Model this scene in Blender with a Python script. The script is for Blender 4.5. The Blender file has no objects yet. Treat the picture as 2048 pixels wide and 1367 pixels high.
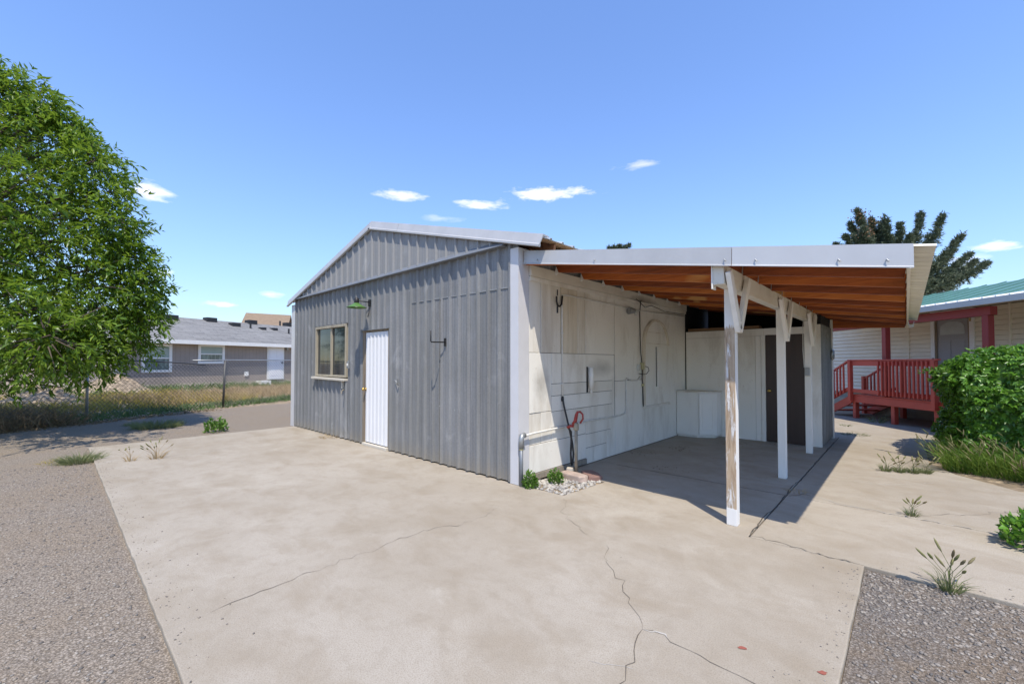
import bpy, math, random
import numpy as np
from mathutils import Vector, Matrix
random.seed(7); RNG = np.random.default_rng(7)
SC = bpy.context.scene
COL = SC.collection
R = math.radians

# ------------------------------------------------------------------ camera
F_PX, PITCH, YAW, SHIFT = 850.0, R(1.3), R(42.85), 22.2
CAM = np.array([3.511, -3.920, 1.5])
fw = np.array([-math.sin(YAW)*math.cos(PITCH), math.cos(YAW)*math.cos(PITCH), math.sin(PITCH)])
rt = np.array([math.cos(YAW), math.sin(YAW), 0.0]); upv = np.cross(rt, fw)
cd = bpy.data.cameras.new('camera'); cam = bpy.data.objects.new('camera', cd); COL.objects.link(cam)
cd.sensor_width = 36; cd.lens = F_PX/2048*36; cd.shift_y = SHIFT/2048; cd.clip_start = 0.05; cd.clip_end = 3000
cam.location = CAM; cam.rotation_euler = (R(90)+PITCH, 0, YAW); SC.camera = cam

def ray(px, py): return fw + rt*(px-1024.0)/F_PX - upv*(py-(683.5+SHIFT))/F_PX
def on(px, py, ax, val):
    i = 'xyz'.index(ax); d = ray(px, py); return CAM + d*((val-CAM[i])/d[i])
def onplane(px, py, P, N):
    d = ray(px, py); return CAM + d*(np.dot(np.asarray(P)-CAM, N)/np.dot(d, N))
def atdepth(px, py, dep): return CAM + ray(px, py)*dep

# ------------------------------------------------------------------ sun, sky, exposure
SUN = np.array([0.41, -0.335, 1.0]); SUN /= np.linalg.norm(SUN)
sl = bpy.data.lights.new('sun', 'SUN'); sl.energy = 2.25; sl.angle = R(0.53); sl.color = (1.0, 0.925, 0.80)
so = bpy.data.objects.new('sun', sl); COL.objects.link(so)
so.rotation_euler = Vector(SUN).to_track_quat('Z', 'Y').to_euler()
SC.view_settings.view_transform = 'Standard'; SC.view_settings.look = 'None'
SC.view_settings.gamma = 1.0; SC.view_settings.use_curve_mapping = False
SC.view_settings.exposure = 1.24
W = bpy.data.worlds.new('World'); SC.world = W; W.use_nodes = True
wt = W.node_tree; wt.nodes.clear()
def wn(t, **k):
    n = wt.nodes.new(t)
    for a, b in k.items(): setattr(n, a, b)
    return n
def wl(a, b): wt.links.new(a, b)
def wmath(op, a, b=None, c=None):
    n = wn('ShaderNodeMath', operation=op)
    for i, v in enumerate((a, b, c)):
        if v is None: continue
        if isinstance(v, (int, float)): n.inputs[i].default_value = v
        else: wl(v, n.inputs[i])
    return n.outputs[0]
sky = wn('ShaderNodeTexSky', sky_type='NISHITA', sun_disc=False)
sky.sun_elevation = math.asin(SUN[2]); sky.sun_rotation = math.atan2(SUN[0], SUN[1])
sky.altitude = 1500; sky.air_density = 1.1; sky.dust_density = 0.0; sky.ozone_density = 1.6
hs = wn('ShaderNodeHueSaturation'); hs.inputs['Saturation'].default_value = 1.12; hs.inputs['Hue'].default_value = 0.508
lum = wn('ShaderNodeRGBToBW'); wl(sky.outputs[0], lum.inputs[0]); lq = wmath('MULTIPLY', lum.outputs[0], 1/3.5)
cap = wn('ShaderNodeVectorMath', operation='SCALE'); wl(sky.outputs[0], cap.inputs[0]); wl(wmath('DIVIDE', 1.0, wmath('SQRT', wmath('ADD', 1.0, wmath('MULTIPLY', lq, lq)))), cap.inputs['Scale'])   # soft shoulder on the bright horizon
wl(cap.outputs[0], hs.inputs['Color'])
tc = wn('ShaderNodeTexCoord'); sep = wn('ShaderNodeSeparateXYZ'); wl(tc.outputs['Generated'], sep.inputs[0])
az = wmath('ARCTAN2', sep.outputs[0], sep.outputs[1]); el = wmath('ARCSINE', sep.outputs[2])
nz = wn('ShaderNodeTexNoise'); nz.inputs['Scale'].default_value = 17; nz.inputs['Detail'].default_value = 6; nz.inputs['Roughness'].default_value = .62
mp = wn('ShaderNodeMapping'); mp.inputs['Scale'].default_value = (1, 1, 3.4); wl(tc.outputs['Generated'], mp.inputs[0]); wl(mp.outputs[0], nz.inputs['Vector'])
nofs = wmath('MULTIPLY', wmath('SUBTRACT', nz.outputs[0], 0.5), 2.8)
cloud = None
# small fair-weather clouds: picture position, half width, half height, strength
for cx_, cy_, cw, ch, cs in [(300,383,62,20,.75),(805,391,60,11,.75),(1090,388,88,15,1),(960,411,52,10,.7),(1275,331,48,10,.4),
                             (1985,492,75,12,.8),(1935,525,55,22,.4),(445,609,50,8,.65),(540,588,30,7,.4),(325,545,24,12,.6),(880,437,50,7,.25),(2150,470,70,16,.7),(-150,420,80,22,.7)]:
    d0 = ray(cx_, cy_); d0 = d0/np.linalg.norm(d0); d1 = ray(cx_+cw, cy_); d1 /= np.linalg.norm(d1); d2 = ray(cx_, cy_-ch); d2 /= np.linalg.norm(d2)
    a0 = math.atan2(d0[0], d0[1]); e0 = math.asin(d0[2]); wa = abs(math.atan2(d1[0], d1[1])-a0); we = abs(math.asin(d2[2])-e0)
    u = wmath('MULTIPLY', wmath('SUBTRACT', az, a0), 1/wa); v = wmath('MULTIPLY', wmath('SUBTRACT', el, e0), 1/we)
    rr = wmath('SQRT', wmath('ADD', wmath('MULTIPLY', u, u), wmath('MULTIPLY', v, v)))
    m = wmath('MULTIPLY', wmath('SUBTRACT', 1.0, wmath('ADD', rr, nofs)), .8)
    m = wmath('MULTIPLY', wmath('SMOOTH_MIN', wmath('MAXIMUM', m, 0.0), 0.8, 0.4), cs)
    cloud = m if cloud is None else wmath('MAXIMUM', cloud, m)
cm = wn('ShaderNodeMixRGB'); wl(wmath('MINIMUM', cloud, 0.62), cm.inputs[0]); wl(hs.outputs[0], cm.inputs[1])
cm.inputs[2].default_value = (6.0, 5.4, 5.9, 1)
bg = wn('ShaderNodeBackground'); bg.inputs['Strength'].default_value = 0.15; wl(cm.outputs[0], bg.inputs['Color'])
wo = wn('ShaderNodeOutputWorld'); wl(bg.outputs[0], wo.inputs['Surface'])

# ------------------------------------------------------------------ material helpers
MATS = {}
class NT:
    def __init__(s, name):
        s.m = bpy.data.materials.new(name); s.m.use_nodes = True; s.t = s.m.node_tree
        s.b = s.t.nodes['Principled BSDF']; s.out = s.t.nodes['Material Output']; MATS[name] = s.m
    def n(s, t, **k):
        x = s.t.nodes.new(t)
        for a, b in k.items(): setattr(x, a, b)
        return x
    def l(s, a, b): s.t.links.new(a, b)
    def put(s, sock, v):
        if isinstance(v, (int, float)): sock.default_value = v
        elif isinstance(v, (tuple, list)): sock.default_value = (*v, 1) if len(v) == 3 and sock.type == 'RGBA' else v
        else: s.l(v, sock)
    def coord(s, scale=(1,1,1), which='Object', rot=(0,0,0)):
        c = s.n('ShaderNodeTexCoord'); m = s.n('ShaderNodeMapping'); m.inputs['Scale'].default_value = scale; m.inputs['Rotation'].default_value = rot
        s.l(c.outputs[which], m.inputs[0]); return m.outputs[0]
    def noise(s, vec, scale, detail=4, rough=.55, dist=0):
        x = s.n('ShaderNodeTexNoise'); s.l(vec, x.inputs['Vector']); x.inputs['Scale'].default_value = scale
        x.inputs['Detail'].default_value = detail; x.inputs['Roughness'].default_value = rough; x.inputs['Distortion'].default_value = dist; return x.outputs[0]
    def voro(s, vec, scale, feat='F1', out='Distance'):
        x = s.n('ShaderNodeTexVoronoi', feature=feat); s.l(vec, x.inputs['Vector']); x.inputs['Scale'].default_value = scale; return x.outputs[out]
    def ramp(s, v, lo, hi, a=0., b=1.):
        x = s.n('ShaderNodeMapRange'); s.l(v, x.inputs[0]); x.inputs[1].default_value = lo; x.inputs[2].default_value = hi; x.inputs[3].default_value = a; x.inputs[4].default_value = b; x.clamp = True
        return x.outputs[0]
    def mix(s, f, a, b, mode='MIX'):
        x = s.n('ShaderNodeMixRGB', blend_type=mode); s.put(x.inputs[0], f); s.put(x.inputs[1], a); s.put(x.inputs[2], b); return x.outputs[0]
    def math(s, op, a, b=0.):
        x = s.n('ShaderNodeMath', operation=op); s.put(x.inputs[0], a); s.put(x.inputs[1], b); return x.outputs[0]
    def bump(s, h, strength=.3, dist=.01, nrm=None):
        x = s.n('ShaderNodeBump'); s.put(x.inputs['Height'], h); x.inputs['Strength'].default_value = strength; x.inputs['Distance'].default_value = dist
        if nrm is not None: s.l(nrm, x.inputs['Normal'])
        return x.outputs[0]
    def fin(s, col, rough=.7, metal=0., nrm=None, spec=.5):
        s.put(s.b.inputs['Base Color'], col); s.put(s.b.inputs['Roughness'], rough); s.put(s.b.inputs['Metallic'], metal)
        s.b.inputs['Specular IOR Level'].default_value = spec
        if nrm is not None: s.l(nrm, s.b.inputs['Normal'])
        return s.m

def m_plain(name, c, rough=.6, metal=0., var=.12, scale=6, bump=.1, spec=.5, stretch=(1,1,1)):
    t = NT(name); v = t.coord(stretch); n = t.noise(v, scale, 6, .6); n2 = t.noise(v, scale*9, 4, .6)
    f = t.ramp(n, .3, .7); c2 = tuple(x*(1-var) for x in c); c3 = tuple(min(1, x*(1+var*.6)) for x in c)
    col = t.mix(f, c2, c3); return t.fin(col, rough, metal, t.bump(n2, bump, .004), spec)
def m_paint(name, c, dirt=(.25,.19,.12), amt=.35, rough=.55, stretch=(1,1,.25), scale=3.0, lo=.52):
    t = NT(name); v = t.coord(stretch); v1 = t.coord()
    d = t.ramp(t.noise(v, scale, 7, .65, .3), lo, .8); spots = t.ramp(t.noise(v1, 38, 3, .6), .66, .74)
    col = t.mix(t.math('MULTIPLY', d, amt), c, dirt); col = t.mix(t.math('MULTIPLY', spots, amt*.8), col, dirt)
    col = t.mix(t.ramp(t.noise(v1, 1.3, 3), .35, .65, 0, .12), col, (c[0]*.7, c[1]*.68, c[2]*.62))
    return t.fin(col, rough, 0, t.bump(t.noise(t.coord((1,1,.2)), 45, 5, .6), .18, .004))
def m_wood(name, c1, c2, axis='x', rough=.6, scale=1.0, dark=(.03,.015,.008), patch=None):
    t = NT(name); sc = {'x': (.35, 6, 6), 'y': (6, .35, 6), 'z': (6, 6, .35)}[axis]
    v = t.coord(tuple(k*scale for k in sc)); g = t.noise(v, 5, 8, .65, 1.2); g2 = t.noise(v, 1.2, 4, .5, .6)
    col = t.mix(t.ramp(g, .3, .7), c1, c2); col = t.mix(t.ramp(g2, .55, .78, 0, .75), col, dark)
    if patch:
        pn = t.noise(t.coord(tuple(k*scale for k in {'x': (.9, 2.2, .6), 'y': (2.2, .9, .6), 'z': (2, 2, .5)}[axis])), 1.1, 2, .5)
        col = t.mix(t.ramp(pn, .66, .69, 0, .8), col, patch)
    return t.fin(col, rough, 0, t.bump(g, .25, .004))

def m_galv(name, c=(.26,.262,.265), metal=.1, rough=.5, var=.42, streak=(.16,.16,.15), green=False):
    t = NT(name); v = t.coord((5, 5, .35)); v1 = t.coord()
    s1 = t.noise(v, 2.2, 7, .65, .3); s2 = t.voro(v1, 60, 'F1', 'Color'); s3 = t.noise(v1, .9, 4)
    sp = t.n('ShaderNodeSeparateXYZ'); t.l(s2, sp.inputs[0])
    col = t.mix(t.ramp(s1, .3, .75), c, tuple(k*(1-var) for k in c))
    col = t.mix(t.ramp(sp.outputs[0], 0, 1, 0, .16), col, tuple(min(1, k*1.5) for k in c))
    col = t.mix(t.ramp(s3, .45, .7, 0, .55), col, streak)
    # dirt rising from the ground, rust-brown
    tc2 = t.n('ShaderNodeTexCoord'); sz = t.n('ShaderNodeSeparateXYZ'); t.l(tc2.outputs['Object'], sz.inputs[0])
    low = t.math('ADD', sz.outputs[2], t.math('MULTIPLY', t.noise(v, 3, 4), .35))
    col = t.mix(t.ramp(low, .14, .42, .55, 0), col, (.26,.22,.16))
    col = t.mix(t.ramp(t.noise(t.coord((1.2,1.2,.7)), 1.7, 5, .65, .6), .60, .74, 0, .38), col, tuple(min(1, k*1.9) for k in c)); col = t.mix(t.ramp(t.noise(t.coord((9,9,.25)), 1.6, 6, .7), .58, .72, 0, .4), col, tuple(k*.55 for k in c))
    chip = t.ramp(t.voro(v1, 3.1), .0, .028, .75, 0); col = t.mix(chip, col, (.75,.76,.76))
    return t.fin(col, t.ramp(s1, .2, .8, rough-.1, rough+.15), metal, t.bump(t.noise(v1, 5, 3), .12, .01))

def m_leaf(name, cols, trans=.35, rough=.45):
    t = NT(name); g = t.n('ShaderNodeNewGeometry'); cr = t.n('ShaderNodeValToRGB')
    cr.color_ramp.elements[0].color = (*cols[0], 1); cr.color_ramp.elements[1].color = (*cols[-1], 1)
    for i, c in enumerate(cols[1:-1]):
        e = cr.color_ramp.elements.new((i+1)/(len(cols)-1)); e.color = (*c, 1)
    t.l(g.outputs['Random Per Island'], cr.inputs[0]); t.fin(cr.outputs[0], rough, 0, None, .4)
    tr = t.n('ShaderNodeBsdfTranslucent'); t.l(t.mix(.5, cr.outputs[0], tuple(min(1, k*1.6) for k in cols[-1])), tr.inputs['Color'])
    mx = t.n('ShaderNodeMixShader'); mx.inputs[0].default_value = trans
    t.l(t.b.outputs[0], mx.inputs[1]); t.l(tr.outputs[0], mx.inputs[2]); t.l(mx.outputs[0], t.out.inputs['Surface']); return t.m

def m_concrete(name, c=(.415,.368,.302)):
    t = NT(name); v = t.coord(); st = t.coord((.8, 1.25, 1))
    big = t.noise(v, .55, 5, .6, .4); mid = t.noise(st, 2.2, 6, .62, .5); fine = t.noise(v, 130, 3, .7); gr = t.voro(v, 210)
    col = t.mix(t.ramp(big, .35, .7), c, (c[0]*.8, c[1]*.77, c[2]*.72))
    col = t.mix(t.ramp(mid, .46, .70, 0, .62), col, (c[0]*.68, c[1]*.62, c[2]*.53))
    col = t.mix(t.ramp(t.noise(v, 1.1, 4, .6, .8), .55, .72, 0, .45), col, (c[0]*1.16, c[1]*1.18, c[2]*1.2))
    col = t.mix(t.ramp(fine, .45, .75, 0, .75), col, (c[0]*.5, c[1]*.47, c[2]*.42))
    col = t.mix(t.ramp(t.noise(v, 7, 6, .7, .3), .5, .75, 0, .55), col, (c[0]*.66, c[1]*.63, c[2]*.58)); col = t.mix(t.ramp(t.noise(v, 24, 4, .7), .55, .7, 0, .4), col, (c[0]*.7, c[1]*.67, c[2]*.62))
    pit = t.math('MULTIPLY', t.ramp(t.voro(v, 34), .06, .12, 1, 0), t.ramp(t.noise(v, 1.4, 3, .5), .55, .66))
    col = t.mix(t.math('MULTIPLY', pit, .75), col, (.09,.08,.07))
    dot = t.ramp(t.voro(v, 2.3), .008, .014, .85, 0); col = t.mix(dot, col, (.05,.045,.04))
    h = t.math('ADD', t.math('MULTIPLY', fine, .6), t.math('MULTIPLY', gr, .5))
    return t.fin(col, .86, 0, t.bump(h, .3, .004, t.bump(pit, -.4, .01)), .3)

def m_gravel(name, stones, soil, scale=55, soilamt=.5):
    t = NT(name); v = t.coord(); wv = t.n('ShaderNodeTexVoronoi'); t.l(v, wv.inputs['Vector']); wv.inputs['Scale'].default_value = scale
    wv2 = t.n('ShaderNodeTexVoronoi'); t.l(v, wv2.inputs['Vector']); wv2.inputs['Scale'].default_value = scale*2.3
    sp = t.n('ShaderNodeSeparateXYZ'); t.l(wv.outputs['Color'], sp.inputs[0]); cr = t.n('ShaderNodeValToRGB')
    cr.color_ramp.elements[0].color = (*stones[0], 1); cr.color_ramp.elements[1].color = (*stones[-1], 1)
    for i, c in enumerate(stones[1:-1]): e = cr.color_ramp.elements.new((i+1)/(len(stones)-1)); e.color = (*c, 1)
    t.l(sp.outputs[0], cr.inputs[0])
    n1 = t.noise(v, .7, 5, .6); n2 = t.noise(v, 9, 5, .65)
    sm = t.math('ADD', t.math('MULTIPLY', n1, .9), t.math('MULTIPLY', n2, .55))
    col = t.mix(t.ramp(sm, .62, .85, 0, soilamt), cr.outputs[0], soil)
    col = t.mix(t.ramp(wv.outputs['Distance'], .35, .62, 0, .65), col, tuple(k*.35 for k in soil))
    h = t.math('ADD', t.math('MULTIPLY', t.math('SUBTRACT', 1., wv.outputs['Distance']), .8), t.math('MULTIPLY', t.math('SUBTRACT', 1., wv2.outputs['Distance']), .4))
    return t.fin(col, .9, 0, t.bump(h, .75, .012), .25)

m_galv('galvanized'); m_galv('galvanized_b', (.225,.229,.234)); m_galv('galvanized_c', (.235,.236,.234), .1, .55)
m_galv('gable_metal', (.27,.268,.265), .1, .5, .1, (.27,.27,.27)); m_galv('roof_metal', (.5,.52,.54), .4, .4, .12)
m_plain('white_metal', (.62,.61,.615), .4, 0, .06, 3, .04); m_plain('rake_metal', (.47,.468,.465), .38, .1, .12, 2, .05)
m_plain('fascia_metal', (.53,.53,.53), .35, .1, .1, 1.5, .05); m_plain('band_metal', (.21,.225,.245), .5, .3, .2, 5, .08, stretch=(.3,1,1))
m_paint('white_paint', (.84,.81,.75), amt=.25); m_paint('wall_paint', (.80,.765,.69), (.38,.30,.19), .55, .6, (2,2.2,.4), 1.7, .46)
m_paint('wall_paint_b', (.84,.81,.74), (.40,.33,.24), .6, .6, (1.6,1.6,.5), 1.8, .5); m_paint('wall_paint_c', (.77,.725,.64), (.34,.25,.15), .65, .65, (3,3,.35), 2.2, .42)
m_paint('beam_paint', (.72,.67,.57), (.28,.22,.13), .5, .6, (1,.4,1), 2.5, .5)
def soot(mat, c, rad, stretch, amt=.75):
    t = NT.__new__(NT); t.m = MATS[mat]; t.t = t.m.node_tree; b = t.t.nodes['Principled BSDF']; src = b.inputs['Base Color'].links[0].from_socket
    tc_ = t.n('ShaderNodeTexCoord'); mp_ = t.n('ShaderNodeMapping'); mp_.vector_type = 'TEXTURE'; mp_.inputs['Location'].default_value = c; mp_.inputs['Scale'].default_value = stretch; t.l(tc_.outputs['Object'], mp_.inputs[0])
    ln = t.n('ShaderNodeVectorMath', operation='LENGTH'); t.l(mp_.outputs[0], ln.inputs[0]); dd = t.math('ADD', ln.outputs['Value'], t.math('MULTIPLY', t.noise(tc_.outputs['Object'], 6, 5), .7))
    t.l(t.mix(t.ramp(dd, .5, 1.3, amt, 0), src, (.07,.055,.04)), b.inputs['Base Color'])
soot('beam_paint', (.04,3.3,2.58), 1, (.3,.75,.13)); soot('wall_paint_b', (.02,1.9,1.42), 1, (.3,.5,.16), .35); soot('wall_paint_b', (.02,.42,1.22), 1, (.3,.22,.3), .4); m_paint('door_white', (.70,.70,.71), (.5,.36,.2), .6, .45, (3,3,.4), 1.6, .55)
m_wood('joist_wood', (.30,.062,.008), (.58,.165,.027), 'x', .5, 1.0, (.08,.02,.005), (.78,.42,.14))
m_wood('joist_wood_b', (.15,.03,.006), (.36,.085,.014), 'x', .5, 1.0, (.04,.011,.004), (.66,.33,.10)); m_wood('joist_wood_c', (.40,.10,.014), (.68,.23,.045), 'x', .5, 1.0, (.10,.026,.006), (.80,.46,.16))
m_wood('eave_wood', (.16,.06,.025), (.25,.11,.05), 'y', .7); m_wood('brown_board', (.19,.105,.05), (.28,.17,.09), 'x', .75)
m_wood('jamb_wood', (.17,.13,.09), (.3,.24,.17), 'z', .8); m_wood('window_wood', (.3,.26,.19), (.45,.4,.3), 'z', .7)
m_wood('sill_wood', (.5,.45,.36), (.66,.61,.52), 'x', .7, 1, (.3,.25,.18))
m_plain('dark_door', (.042,.022,.017), .42, 0, .3, 3, .1, stretch=(3,3,.3)); m_plain('near_black', (.012,.012,.013), .9)  # second: even near-black for backings, shed core and surfaces above the storage room
m_plain('brass', (.55,.38,.12), .25, .9); m_plain('dark_metal', (.035,.033,.033), .5, .5); m_plain('grey_metal', (.33,.34,.34), .45, .5)
m_plain('tie_metal', (.42,.42,.41), .5, .4); m_plain('green_enamel', (.09,.2,.045), .35, 0, .25, 14); m_plain('lamp_inside', (.8,.82,.75), .4)
m_plain('hydrant_pipe', (.36,.31,.23), .6, .3, .3, 12); m_plain('red_handle', (.33,.03,.02), .45, 0, .25, 25); m_plain('rubber', (.03,.03,.032), .5)
m_plain('conduit', (.68,.66,.61), .5, 0, .15, 12); m_plain('box_plastic', (.62,.62,.57), .5); m_plain('brass_fitting', (.55,.5,.28), .4, .4)
m_plain('siding_cream', (.82,.75,.60), .5, 0, .06, 2, .03); m_plain('trim_white', (.8,.79,.76), .5, 0, .05)
m_plain('roof_cream', (.78,.74,.62), .5, 0, .12, 3, .05, stretch=(.5,3,1)); m_plain('roof_white', (.78,.78,.77), .4, 0, .05)
m_plain('roof_green', (.105,.235,.19), .45, .1, .15, 2, .05); m_paint('deck_red', (.55,.08,.048), (.24,.04,.03), .4, .55, (1,1,1), 3, .45)
m_paint('post_red', (.30,.03,.028), (.14,.02,.02), .4, .5); m_plain('home_door', (.30,.29,.29), .5, 0, .05, 2); m_plain('frosted', (.42,.45,.44), .3)
m_plain('skirt', (.4,.36,.28), .7); m_plain('house_white', (.78,.77,.74), .55, 0, .05); m_plain('vent_black', (.02,.02,.022), .6)
m_plain('far_roof', (.25,.18,.12), .9, 0, .15, 3); m_plain('truck_white', (.75,.75,.76), .25, 0, .03); m_plain('tyre', (.02,.02,.02), .8); m_plain('chrome', (.55,.55,.56), .25, .9)
m_plain('tail_red', (.5,.02,.01), .3); m_plain('house_door', (.8,.8,.82), .4, 0, .03); m_plain('blind', (.33,.40,.36), .4, 0, .08, 3)
m_plain('fence_steel', (.36,.37,.37), .5, .5, .15, 8); m_plain('fence_dark', (.10,.10,.10), .55, .4); m_plain('wire', (.12,.115,.105), .5, .5)
m_plain('bark', (.10,.075,.055), .9, 0, .35, 9, .8, stretch=(2,2,.5)); m_plain('paver', (.40,.31,.26), .9, 0, .2, 8, .4); m_plain('paver_red', (.24,.14,.115), .9, 0, .2, 8, .4)
m_plain('stone_pale', (.47,.42,.35), .9, 0, .2, 8, .4); m_plain('crack_dirt', (.14,.12,.095), 1, 0, .35, 30, .5); m_plain('joint_dirt', (.06,.048,.035), 1, 0, .4, 30, .6)
m_plain('crack_light', (.46,.43,.38), .9, 0, .1); m_plain('red_paint', (.30,.09,.06), .8, 0, .2, 40); m_plain('litter', (.20,.17,.12), 1, 0, .5, 30)
m_plain('wood_grey', (.3,.26,.21), .9, 0, .25, 9, .4, stretch=(3,3,.4))
m_concrete('concrete'); m_concrete('concrete_b', (.41,.365,.302)); m_concrete('concrete_c', (.43,.383,.317))
m_gravel('gravel', [(.20,.17,.14),(.34,.285,.225),(.27,.23,.185),(.42,.36,.29),(.24,.195,.155),(.44,.38,.31)], (.33,.26,.185), 78, .65)
m_gravel('gravel_dark', [(.13,.125,.125),(.24,.22,.2),(.17,.16,.15),(.33,.29,.25),(.12,.11,.11),(.34,.31,.27)], (.27,.205,.14), 80, .65)
m_gravel('dirt', [(.35,.28,.2),(.42,.33,.23),(.3,.24,.17)], (.38,.29,.19), 8, .8)
m_leaf('leaf_tree', [(.04,.085,.009),(.08,.155,.013),(.13,.23,.018),(.23,.33,.035)], .42, .35)
m_leaf('leaf_creeper', [(.05,.12,.014),(.08,.19,.02),(.12,.27,.028),(.19,.36,.05)], .25, .32)
m_leaf('leaf_shrub', [(.07,.15,.02),(.11,.22,.035),(.16,.27,.05)], .3)
m_leaf('grass_green', [(.07,.14,.02),(.11,.20,.03),(.16,.26,.04),(.22,.31,.06)], .35, .6)
m_leaf('grass_pale', [(.16,.19,.08),(.24,.25,.11),(.12,.16,.06)], .3, .7)
m_leaf('grass_dry', [(.36,.25,.12),(.46,.34,.17),(.30,.19,.09),(.5,.40,.24)], .25, .8)
m_leaf('grass_gold', [(.40,.29,.045),(.5,.38,.07),(.33,.28,.07),(.25,.24,.07)], .3, .8)
m_leaf('seed_head', [(.20,.22,.08),(.30,.29,.13),(.26,.21,.12)], .3, .8)
m_leaf('needles', [(.055,.08,.045),(.085,.115,.065),(.125,.155,.09),(.17,.195,.125)], .12, .6)
m_leaf('cones', [(.20,.11,.055),(.28,.17,.09)], .1, .8)
m_leaf('weed_green', [(.06,.12,.03),(.10,.17,.05),(.15,.21,.08)], .3, .7)
m_leaf('weed_brown', [(.17,.12,.07),(.26,.18,.10),(.12,.10,.05),(.33,.25,.15)], .2, .9)

def m_glass(name, c, rough=.06):
    t = NT(name); v = t.coord((3, 3, .5)); return t.fin(t.mix(t.ramp(t.noise(v, 2.5, 4), .4, .7), c, tuple(k*2.4+.01 for k in c)), rough, 0, None, .6)
m_glass('glass_dark', (.02,.025,.028)); m_glass('glass_house', (.10,.13,.12), .12)
# near post: peeling white paint over bare fir
t = NT('peeling'); gv = t.coord((9, 9, .9)); g = t.noise(gv, 3, 7, .65, 1.0)
wood = t.mix(t.ramp(g, .35, .65), (.30,.2,.12), (.58,.45,.31)); wood = t.mix(t.ramp(g, .58, .68), wood, (.14,.085,.05))
tcz = t.n('ShaderNodeTexCoord'); sz = t.n('ShaderNodeSeparateXYZ'); t.l(tcz.outputs['Object'], sz.inputs[0]); ge = t.n('ShaderNodeNewGeometry'); sn = t.n('ShaderNodeSeparateXYZ'); t.l(ge.outputs['True Normal'], sn.inputs[0])
face = t.ramp(sn.outputs[1], -.7, -.3, .13, -.34)         # the -y face has weathered most
pn = t.math('ADD', t.noise(t.coord((9, 9, 1.1)), 2.4, 7, .72, .5), face)
zz = sz.outputs[2]; band = t.math('ADD', t.ramp(zz, .10, .16, -1., 0.), t.ramp(zz, 1.80, 1.95, 0., -.5))
m_ = t.ramp(t.math('ADD', pn, band), .52, .60); col = t.mix(m_, (.78,.76,.72), wood); t.fin(col, .75, 0, t.bump(t.math('SUBTRACT', g, m_), .5, .006))
# grey ribbed siding of the far house, shingles
t = NT('house_wall'); wv = t.n('ShaderNodeTexWave', wave_type='BANDS', bands_direction='X'); c_ = t.coord((1,1,1)); t.l(c_, wv.inputs['Vector']); wv.inputs['Scale'].default_value = 5
gl = t.ramp(wv.outputs[0], .0, .06, .72, 1); t.fin(t.mix(t.math('SUBTRACT', 1., gl), t.mix(t.ramp(t.noise(c_, 1.5, 4), .3, .7), (.30,.255,.22), (.34,.29,.255)), (.12,.11,.10)), .8)
t = NT('shingle'); bk = t.n('ShaderNodeTexBrick'); pz = t.n('ShaderNodeTexCoord'); dt = t.n('ShaderNodeVectorMath', operation='DOT_PRODUCT'); t.l(pz.outputs['Object'], dt.inputs[0]); dt.inputs[1].default_value = (-.21,.978,0); sz_ = t.n('ShaderNodeSeparateXYZ'); t.l(pz.outputs['Object'], sz_.inputs[0]); cx = t.n('ShaderNodeCombineXYZ'); t.l(dt.outputs['Value'], cx.inputs[0]); t.l(t.math('MULTIPLY', sz_.outputs[2], 3.0), cx.inputs[1]); t.l(cx.outputs[0], bk.inputs['Vector']); bk.inputs['Scale'].default_value = 1.0; bk.inputs['Brick Width'].default_value = .9; bk.inputs['Row Height'].default_value = .22; bk.inputs['Mortar Size'].default_value = .012
bk.inputs['Color1'].default_value = (.15,.148,.142,1); bk.inputs['Color2'].default_value = (.24,.235,.225,1); bk.inputs['Mortar'].default_value = (.06,.06,.063,1)
t.fin(t.mix(t.ramp(t.noise(t.coord(), 3, 6), .35, .7, 0, .5), bk.outputs[0], (.26,.25,.235)), .95)
def M(n): return MATS[n]

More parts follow.
